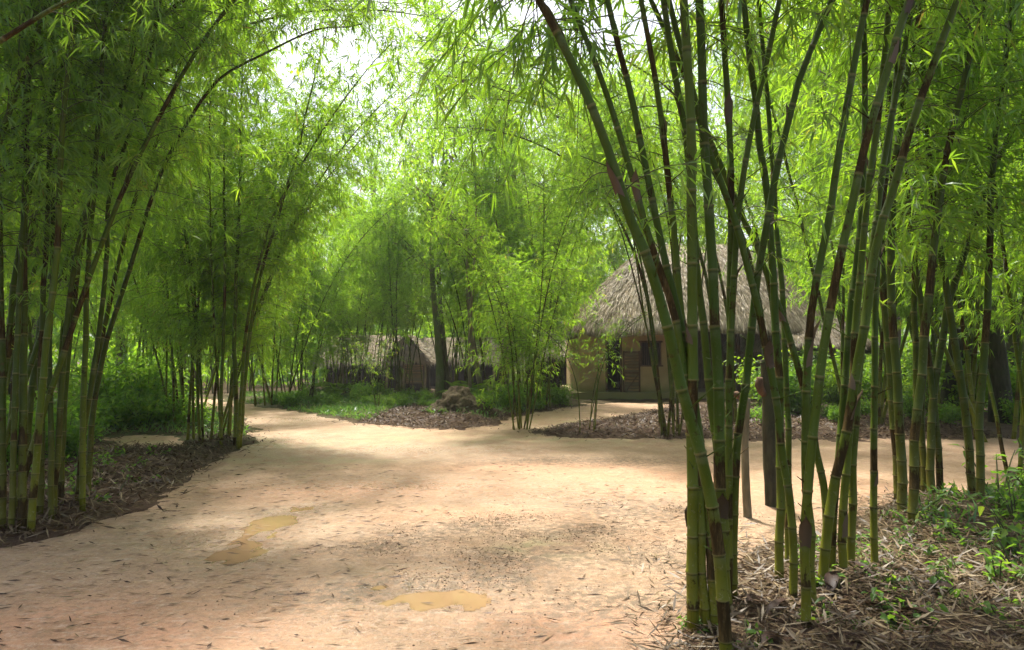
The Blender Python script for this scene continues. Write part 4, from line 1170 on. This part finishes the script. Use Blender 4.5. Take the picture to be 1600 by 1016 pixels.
def crumbs():
    rg = np.random.default_rng(98); mb = MB(); n = 130000
    x = rg.uniform(-3, 2.4, n); y = rg.uniform(2.6, 9.5, n)
    dens = np.zeros(n)
    for b in ((720, 825, 1.0, .32, .5), (620, 850, .7, .25, .4), (900, 830, .9, .35, .3), (560, 925, .5, .3, 0), (960, 940, .7, .5, 0), (1000, 800, 1.0, .5, 0), (850, 870, .8, .4, 0), (1020, 870, .6, .5, 0), (780, 905, .4, .2, 0), (660, 905, .6, .12, 0)):
        c = G(b[0], b[1]); u = x - c[0]; v = y - c[1]; r = b[4]
        dens = np.maximum(dens, np.exp(-(((u * math.cos(r) + v * math.sin(r)) / b[2]) ** 2 + ((-u * math.sin(r) + v * math.cos(r)) / b[3]) ** 2)))
    ok = (rg.random(n) < dens * .9 * sstep(.3, .8, vnoise(x, y, 3, 7)) + .01) & (sdf(x, y) < -.05) & (pud_dist(x, y) > .03)
    x, y = x[ok], y[ok]; m = len(x); z = path_h(x, y)
    s = rg.gamma(1.2, .0016, m) + .0018; s = np.minimum(s, .008)
    octv = np.array([[1, 0, 0], [-1, 0, 0], [0, 1, 0], [0, -1, 0], [0, 0, 1], [0, 0, -1.0]])
    v = octv[None] * s[:, None, None] * rg.uniform(.6, 1.3, (m, 6, 1)); v[:, :, 2] *= .75
    a = rg.uniform(0, 6.3, m); ca, sa = np.cos(a)[:, None], np.sin(a)[:, None]
    v = np.stack([v[:, :, 0] * ca - v[:, :, 1] * sa, v[:, :, 0] * sa + v[:, :, 1] * ca, v[:, :, 2]], -1) + np.stack([x, y, z + s * .3], 1)[:, None, :]
    f = np.array([[0, 2, 4], [2, 1, 4], [1, 3, 4], [3, 0, 4], [2, 0, 5], [1, 2, 5], [3, 1, 5], [0, 3, 5]])
    mb.add(v.reshape(-1, 3), (np.arange(m) * 6)[:, None, None] + f[None], 0, True) if False else mb.add(v.reshape(-1, 3), ((np.arange(m) * 6)[:, None, None] + f[None]).reshape(-1, 3), 0, True)
    o = mb.build('soil_crumbs', M['crumb']); tag(o, kind='stuff')


crumbs()

# ------------------------------------------------------------------ termite mound
def mound():
    c = on(716, 16.3); mb = MB(); n = 56; m = 22; V = []
    for i in range(m + 1):
        t = i / m
        for j in range(n):
            a = 2 * np.pi * j / n
            r = (1 - t) ** .72 * (.72 + .12 * math.sin(a * 2 + 1) + .08 * math.sin(a * 3 + .5))
            x, y = r * math.cos(a), r * math.sin(a) * .9
            nz = fbm(np.array([x * 2 + 5 + a * .3]), np.array([y * 2 + t * 3]), 2.2, 33)[0] - .5
            V.append((x * (1 + nz * .5), y * (1 + nz * .5), -.1 + .66 * (t ** .9) + nz * .2))
    V = np.array(V); i = np.arange(m)[:, None] * n; j = np.arange(n)[None]; j2 = (j + 1) % n
    mb.add(V, np.stack([i + j, i + j2, i + n + j2, i + n + j], -1).reshape(-1, 4), 0, True)
    rg = np.random.default_rng(3); k = rg.integers(len(V), size=260)
    o = mb.build('termite_mound', M['earth']); o.location = c
    tag(o, 'brown earthen termite mound on the leafy bank in the middle', 'mound')


mound()

# ------------------------------------------------------------------ posts
def log_post(name, pts, rads, mat, label, stub=None):
    pts = np.array(pts); b = pts[0].copy(); o = empty(name, tuple(b)); pts = pts - b; pts[0, 2] -= .15
    c = catmull(pts, 7); rr = np.interp(np.linspace(0, 1, len(c)), np.linspace(0, 1, len(rads)), rads)
    mb = MB(); mb.tube(c, rr, 16, 0, True, True, .12); mb.build('shaft', M[mat], o)
    if stub is not None:
        q = np.array(stub[0]) - b; mb = MB(); mb.tube(q, stub[1], 10, 0, True, True, .15); mb.build('branch_stub', M[stub[2]], o)
    return tag(o, label, 'post')


d1 = G(1205, 792)[1]
log_post('log_post', [P(1208, 792, d1), P(1203, 715, d1), P(1201, 660, d1), P(1198, 605, d1), P(1195, 562, d1)], [.073, .066, .064, .056, .05, .045], 'dark_wood', 'thick dark log post with a knobbly side stub on the path',
         ([P(1196, 618, d1), P(1190, 612, d1 - .03), P(1186, 602, d1 - .05), P(1187, 590, d1 - .07)], [.035, .04, .042, .03], 'old_wood'))
d2 = G(1168, 808)[1]
log_post('pale_post', [P(1169, 808, d2), P(1165, 740, d2), P(1164, 680, d2), P(1167, 622, d2)], [.040, .036, .034, .033], 'pale_wood', 'slim pale debarked post left of the dark log post',
         ([P(1166, 632, d2), P(1158, 622, d2 - .02), P(1150, 616, d2 - .04), P(1144, 616, d2 - .05)], [.02, .028, .03, .018], 'old_wood'))

# ------------------------------------------------------------------ huts
def thatch_dome(mb, cx, cy, ax, ay, ridge, z0, Hh, straw, seed, pw=1.2, thick=.22, L=.5, rotz=0.0):
    """hipped thatch: eave outline (rounded rectangle) rising to a short ridge along x"""
    rg = np.random.default_rng(8000 + seed); n = 96; m = 16
    def S(a, t):
        ca, sa = np.cos(a), np.sin(a); k = (np.abs(ca) ** 3.2 + np.abs(sa) ** 3.2) ** (-1 / 3.2)
        ex, ey = ax * ca * k, ay * sa * k
        rx = np.clip(ex, -ridge, ridge) * .9
        x = ex * (1 - t) + rx * t; y = ey * (1 - t)
        w = .05 * np.sin(a * 7 + seed) + .03 * np.sin(a * 17) + .05 * np.sin(a * 3 + 2 * t)
        z = z0 + Hh * (1 - (1 - t) ** pw) + w * (1 - t)
        return np.stack([cx + x, cy + y, z + 0 * x], -1)
    A = np.linspace(0, 2 * np.pi, n, endpoint=False)
    rows = [S(A, 0.0) * np.array([1, 1, 1]) + np.array([0, 0, -thick]), S(A, 0.0)] + [S(A, t) for t in np.linspace(.06, 1, m)]
    ins = rows[0] + (np.array([cx, cy, z0]) - rows[0]) * np.array([.25, .25, 0]) + np.array([0, 0, .35])
    rows = [ins] + rows
    V = np.concatenate(rows); V = V + rg.normal(0, .018, V.shape)
    i = np.arange(len(rows) - 1)[:, None] * n; j = np.arange(n)[None]; j2 = (j + 1) % n
    mb.add(V, np.stack([i + j, i + j2, i + n + j2, i + n + j], -1).reshape(-1, 4), 0, True, tone=.5)
    # straw lying down the slope, ragged at the eave
    a = rg.uniform(0, 2 * np.pi, straw); t = np.where(rg.random(straw) < .28, rg.uniform(0, .08, straw), rg.random(straw) ** .9 * .99)
    p = S(a, t); q = S(a, np.maximum(t - .05, -.02)); d = unit(q - p + 1e-6) + rg.normal(0, .16, (straw, 3)); d[t < .08] += np.array([0, 0, -.35]); d = unit(d)
    nrm = unit(np.cross(S(a + .01, t) - p, S(a, np.minimum(t + .02, 1)) - p)); nrm[nrm[:, 2] < 0] *= -1
    leaves(mb, p + nrm * rg.uniform(.0, .06, straw)[:, None], d, L * rg.uniform(.5, 1.2, straw), .024, rg, 1, 1, .06, nrm=nrm + rg.normal(0, .5, (straw, 3)), tone=rg.random(straw), shape=.3)


def main_hut():
    o = empty('thatched_hut', (6.6, 25.5, 0)); B = np.array([6.6, 25.5, 0.0])
    def part(mb, name, mats, par=o): 
        for i, v in enumerate(mb.v): mb.v[i] = v - B
        return mb.build(name, mats, par)
    x0, x1, yf, yb = 2.25, 10.9, 23.0, 28.2
    dx0, dx1, dz0, dz1 = 3.13, 3.68, .27, 2.02
    wx0, wx1, wz0, wz1 = 4.30, 5.0, 1.14, 1.95
    T = .16; top = 2.35
    mb = MB(); mb.box(((x0 + 11.3) / 2, (22.55 + yb) / 2, .08), (11.3 - x0 + .5, yb - 22.55, .38)); part(mb, 'plinth', M['mud'])
    mb = MB()
    def wall(a, b, z0, z1): mb.box(((a + b) / 2, yf, (z0 + z1) / 2), (b - a, T, z1 - z0))
    wall(x0, dx0, .27, top); wall(dx0, dx1, dz1, top); wall(dx1, wx0, .27, top); wall(wx0, wx1, .27, wz0); wall(wx0, wx1, wz1, top); wall(wx1, 5.5, .27, top)
    mb.box((x0 + T / 2, (yf + T / 2 + yb) / 2, (.27 + top) / 2), (T, yb - yf - T / 2, top - .27)); mb.box((5.5 - T / 2, (yf + T / 2 + 25.4) / 2, (.27 + top) / 2), (T, 25.4 - yf - T / 2, top - .27))
    part(mb, 'mud_wall', M['mud'])
    mb = MB(); mb.box(((5.5 + x1) / 2, 25.4, (.27 + 2.5) / 2), (x1 - 5.5, .12, 2.5 - .27)); mb.box((x1, 26.8, 1.3), (.12, 2.7, 2.06)); mb.box((6.5, yb, 1.4), (8.4, .12, 2.2)); part(mb, 'plank_wall', M['old_wood'])
    for x in (6.1, 7.6, 9.1, 10.7):
        mb = MB(); mb.tube([(x, 23.0, .2), (x + .02, 23.0, 1.2), (x, 23.0, 2.5)], [.08, .07, .07], 10); part(mb, 'porch_post', M['old_wood'])
    mb = MB()
    for (c, s) in (((dx0 + .03, yf - .06, 1.15), (.06, .1, 1.76)), ((dx1 - .03, yf - .06, 1.15), (.06, .1, 1.76)), (((dx0 + dx1) / 2, yf - .06, 2.03), (dx1 - dx0, .12, .07))): mb.box(c, s)
    part(mb, 'door_frame', M['old_wood'])
    mb = MB(); mb.box(((dx0 + dx1) / 2, yf + 1.6, 1.2), (1.3, .05, 2.0)); part(mb, 'interior_shade_sheet', M['dark'])  # sheet painted near-black for the shade behind the doorway
    # open door leaf, hinged outwards beside the opening
    lx0, lx1, lz0, lz1, ly = 3.70, 4.27, .17, 1.62, yf - .22
    mb = MB(); mb.box(((lx0 + lx1) / 2, ly, (lz0 + lz1) / 2), (lx1 - lx0 - .1, .02, lz1 - lz0 - .06)); dl = part(mb, 'door_leaf', M['weave'])
    mb = MB()
    for (c, s) in (((lx0 + .03, ly, (lz0 + lz1) / 2), (.055, .05, lz1 - lz0 + .04)), ((lx1 - .03, ly, (lz0 + lz1) / 2), (.055, .05, lz1 - lz0 + .04)),
                   (((lx0 + lx1) / 2, ly - .004, lz1 - .02), (lx1 - lx0 - .1, .05, .05)), (((lx0 + lx1) / 2, ly - .004, lz0 + .04), (lx1 - lx0 - .1, .05, .05)), (((lx0 + lx1) / 2, ly - .004, .92), (lx1 - lx0 - .1, .05, .05))): mb.box(c, s)
    mb.tube([(lx0 + .06, ly - .03, .25), (lx1 - .06, ly - .03, .88)], .014, 6); part(mb, 'door_brace', M['old_wood'], dl)
    mb = MB()
    for (c, s) in (((wx0 + .02, yf - .05, (wz0 + wz1) / 2), (.05, .09, wz1 - wz0)), ((wx1 - .02, yf - .05, (wz0 + wz1) / 2), (.05, .09, wz1 - wz0)), (((wx0 + wx1) / 2, yf - .06, wz1), (wx1 - wx0 + .1, .1, .06)), (((wx0 + wx1) / 2, yf - .06, wz0), (wx1 - wx0 + .12, .12, .05))): mb.box(c, s)
    wf = part(mb, 'window_frame', M['old_wood'])
    mb = MB()
    for k in range(9): mb.tube([(wx0 + .08 + k * .068, yf, wz0), (wx0 + .08 + k * .068, yf, wz1)], .012, 6)
    part(mb, 'window_bars', M['old_wood'], wf)
    mb = MB(); mb.box(((wx0 + wx1) / 2, yf + 1.2, 1.5), (1.2, .05, 1.3)); part(mb, 'shade_backing', M['dark'])  # another dark-painted sheet, giving the window opening its shade
    mb = MB(); thatch_dome(mb, 6.75, 25.4, 4.75, 3.55, 1.3, 2.42, 3.2, 52000, 1, 1.45, .28, .36); part(mb, 'roof', [M['thatch'], M['thatch_straw']])
    mb = MB(); thatch_dome(mb, 9.95, 24.3, 2.1, 2.9, .5, 1.85, 1.75, 16000, 2, 1.1, .22, .36); part(mb, 'side_roof', [M['thatch'], M['thatch_straw']])
    tag(o, 'big mud-walled hut with a high grey-brown thatched roof and an open woven door', 'hut')


main_hut()


def low_hut(name, cx, cy, z, ax, ay, eave, Hh, label, gable=False, panel=None, posts=(), rot=0.0):
    o = empty(name, (cx, cy, z), rot)
    mb = MB()
    if gable:
        # steep gable facing the path: two slopes with thick ragged edges
        rg = np.random.default_rng(11)
        for s in (-1, 1):
            n, m = 14, 10
            u = np.linspace(0, 1, n); v = np.linspace(0, 1, m); U, Vv = np.meshgrid(u, v)
            for off in (0, -.16):
                Xx = s * ax * U * 1.05; Zz = eave + Hh * (1 - U) + off * (1 if off else 1); Yy = -ay + 2 * ay * Vv
                pts = np.stack([Xx, Yy, Zz], -1).reshape(-1, 3) + rg.normal(0, .015, (n * m, 3))
                i = np.arange(m - 1)[:, None] * n; j = np.arange(n - 1)[None]
                mb.add(pts, np.stack([i + j, i + j + 1, i + n + j + 1, i + n + j], -1).reshape(-1, 4), 0, True, tone=.5)
            k = 3200; uu = rg.random(k); vv = np.where(rg.random(k) < .3, rg.uniform(-.01, .02, k), rg.random(k))
            b = np.stack([s * ax * uu * 1.05, -ay + 2 * ay * vv, eave + Hh * (1 - uu) + .02 - .16 * rg.random(k) * (vv < .03)], 1)
            d = unit(np.tile([s * ax, 0, -Hh], (k, 1)) / 2 + rg.normal(0, .25, (k, 3)))
            leaves(mb, b, d, .45 * rg.uniform(.5, 1.1, k), .05, rg, 1, 1, .05, nrm=np.tile([s * Hh, 0.0, ax], (k, 1)) + rg.normal(0, .6, (k, 3)), tone=rg.random(k), shape=.3)
        # thatched gable face hanging under the peak
        k = 2200; zz = rg.random(k) ** .7; xx = (rg.random(k) * 2 - 1) * ax * (1 - zz)
        leaves(mb, np.stack([xx, -ay + .1 + 0 * xx, eave + Hh * zz], 1), unit(np.tile([0, -.1, -1.0], (k, 1)) + rg.normal(0, .2, (k, 3))), .4, .06, rg, 1, 1, .02, nrm=np.tile([0, -1.0, 0], (k, 1)), tone=rg.random(k) * .8, shape=.3)
    else:
        thatch_dome(mb, 0, 0, ax, ay, ax * .72, eave, Hh, 7000, hash_str(label) % 50, 1.08, .2, .6)
    mb.build('roof', [M['thatch'], M['thatch_straw']], o)
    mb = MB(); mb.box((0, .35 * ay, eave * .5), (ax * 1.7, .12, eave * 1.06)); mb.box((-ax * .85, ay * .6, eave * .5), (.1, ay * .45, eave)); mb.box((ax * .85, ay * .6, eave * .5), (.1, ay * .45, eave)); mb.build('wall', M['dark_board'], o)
    if panel:
        mb = MB(); mb.box((panel[0], -ay * .55, panel[2]), (panel[1], .06, panel[3])); mb.build('woven_panel', M['weave'], o)
    for x in posts:
        mb = MB(); mb.tube([(x, -ay * .8, -.1), (x + .03, -ay * .8, eave * .6), (x, -ay * .8, eave + .15)], [.075, .065, .06], 8); mb.build('post', M['pale_wood'], o)
    return tag(o, label, 'hut')


def X_(px, d): return (px - 800) / F * d


low_hut('low_hut', X_(566, 40), 41, -.6, 3.0, 2.6, 1.75, 1.55, 'long low thatched hut with dark walls behind the bamboo left of centre', posts=(-2.55, -.9, .8, 2.4))
low_hut('gabled_hut', X_(637, 38), 39, -.6, 1.12, 1.6, 1.85, 1.4, 'small gabled thatched shelter with a brown woven panel beside the mossy tree', True, (.35, 1.0, 1.05, 1.05), (-1.1, -.2, 1.0))
low_hut('low_hut', X_(712, 43), 44.5, -.6, 3.3, 2.4, 1.75, 1.5, 'dim low thatched hut behind the mossy tree and the termite mound', posts=(-2.4, 0, 2.4))
low_hut('low_hut', X_(868, 33), 33.5, -.15, 1.5, 2.0, 1.75, 1.2, 'pale low thatched roof glimpsed left of the big mud-walled hut', posts=(-1.1, 1.1))

# yellow can by the far hut
o = empty('yellow_can', on(694.5, 26))
mb = MB(); mb.tube([(0, 0, .0), (0, 0, .02), (0, 0, .20), (0, 0, .24), (0, 0, .25)], [.075, .085, .085, .05, .03], 14); mb.build('body', M['yellow'], o)
mb = MB(); mb.tube([(-.05, 0, .23), (-.04, 0, .30), (.04, 0, .30), (.05, 0, .23)], .01, 6); mb.build('handle', M['yellow'], o)
o.scale = (1.2, 1.2, 1.8); tag(o, 'small bright yellow can standing by the slim brown tree', 'can')

# dry leaf hanging in the air by a thread of its twig, and grey scrap on the litter
def curl_leaf(name, c, L, W, rot, mat, label, arch=.25):
    mb = MB(); n = 9; t = np.linspace(0, 1, n); w = W * np.sin(np.pi * np.clip(t, .03, .97)) ** .8
    for s in (1, -1): pass
    v = np.concatenate([np.stack([L * (t - .5), w * .5, arch * L * (t - t ** 2) * 1.4 + .2 * w], 1), np.stack([L * (t - .5), 0 * t, arch * L * (t - t ** 2) * 1.4], 1), np.stack([L * (t - .5), -w * .5, arch * L * (t - t ** 2) * 1.4 + .2 * w], 1)])
    f = [[r * n + i, r * n + i + 1, (r + 1) * n + i + 1, (r + 1) * n + i] for r in (0, 1) for i in range(n - 1)]
    mb.add(v, np.array(f), 0, True, tone=.25); o = mb.build(name, M[mat]); o.location = c; o.rotation_euler = rot
    return tag(o, label, 'leaf')


curl_leaf('dry_leaf', tuple(P(725, 131, 4.6)), .14, .035, (R(60), R(14), 0), 'dry_leaf', 'curled brown dry leaf hanging in mid-air before the bright canopy')
q = G(240, 748, .1); curl_leaf('dry_sheath', (q[0], q[1], gz(q[0], q[1]) + .03), .26, .13, (.1, .1, .4), 'dark_litter', 'grey dried sheath lying on the brown litter beside the left clump', .1)
rgs = np.random.default_rng(17)
SH = [(1215, 955), (1205, 1000), (1395, 985), (1375, 960), (1300, 930), (1430, 975), (1345, 905), (1180, 940), (1470, 930)]
for i, (px, py) in enumerate(SH):
    q = G(px, py, .08)
    curl_leaf('dry_sheath', (q[0], q[1], gz(q[0], q[1]) + .03), rgs.uniform(.13, .24), rgs.uniform(.05, .085), (rgs.normal(0, .2), rgs.normal(0, .15), rgs.uniform(0, 3)), 'dark_litter', 'dark curled dry sheath lying on the foreground leaf litter', rgs.uniform(.1, .3))['group'] = 'dry sheaths on the foreground litter'

# ------------------------------------------------------------------ light
SUN_EL, SUN_AZ = 67.0, -16.0      # azimuth measured from +Y, negative = left
w = bpy.data.worlds.new('World'); scene.world = w; w.use_nodes = True
nt = w.node_tree; bg = nt.nodes['Background']
sky = nt.nodes.new('ShaderNodeTexSky'); sky.sky_type = 'NISHITA'; sky.sun_disc = False
sky.sun_elevation = R(SUN_EL); sky.sun_rotation = R(SUN_AZ); sky.air_density = 1.0; sky.dust_density = 7.0
nt.links.new(sky.outputs[0], bg.inputs[0]); bg.inputs[1].default_value = .15
sl = bpy.data.lights.new('sun', 'SUN'); sl.energy = 4.4; sl.angle = R(3.5); sl.color = (1, .95, .86)
so = bpy.data.objects.new('sun', sl); COL.objects.link(so)
dv = Vector((math.sin(R(SUN_AZ)) * math.cos(R(SUN_EL)), math.cos(R(SUN_AZ)) * math.cos(R(SUN_EL)), math.sin(R(SUN_EL))))
so.rotation_euler = dv.to_track_quat('Z', 'Y').to_euler(); so.location = (0, 0, 30)

hz = MB(); hz.box((0, 70, 11.5), (330, 270, 28)); ho = hz.build('haze', None); tag(ho, kind='stuff')
hm = bpy.data.materials.new('haze'); hm.use_nodes = True; hm.node_tree.nodes.clear()
hv = hm.node_tree.nodes.new('ShaderNodeVolumePrincipled'); hout = hm.node_tree.nodes.new('ShaderNodeOutputMaterial')
hv.inputs['Color'].default_value = (.95, .97, .93, 1); hv.inputs['Density'].default_value = .0009; hv.inputs['Anisotropy'].default_value = .3
hm.node_tree.links.new(hv.outputs[0], hout.inputs['Volume']); ho.data.materials.append(hm)
scene.view_settings.view_transform = 'Standard'; scene.view_settings.look = 'None'
scene.view_settings.exposure = 1.17; scene.view_settings.gamma = 1
cy = scene.cycles
cy.use_denoising = True; cy.denoiser = 'OPENIMAGEDENOISE'
cy.max_bounces = 9; cy.diffuse_bounces = 6; cy.glossy_bounces = 2; cy.transmission_bounces = 4; cy.transparent_max_bounces = 8
cy.sample_clamp_indirect = 6; cy.caustics_reflective = False; cy.caustics_refractive = False
cy.use_adaptive_sampling = False
bpy.context.view_layer.update()
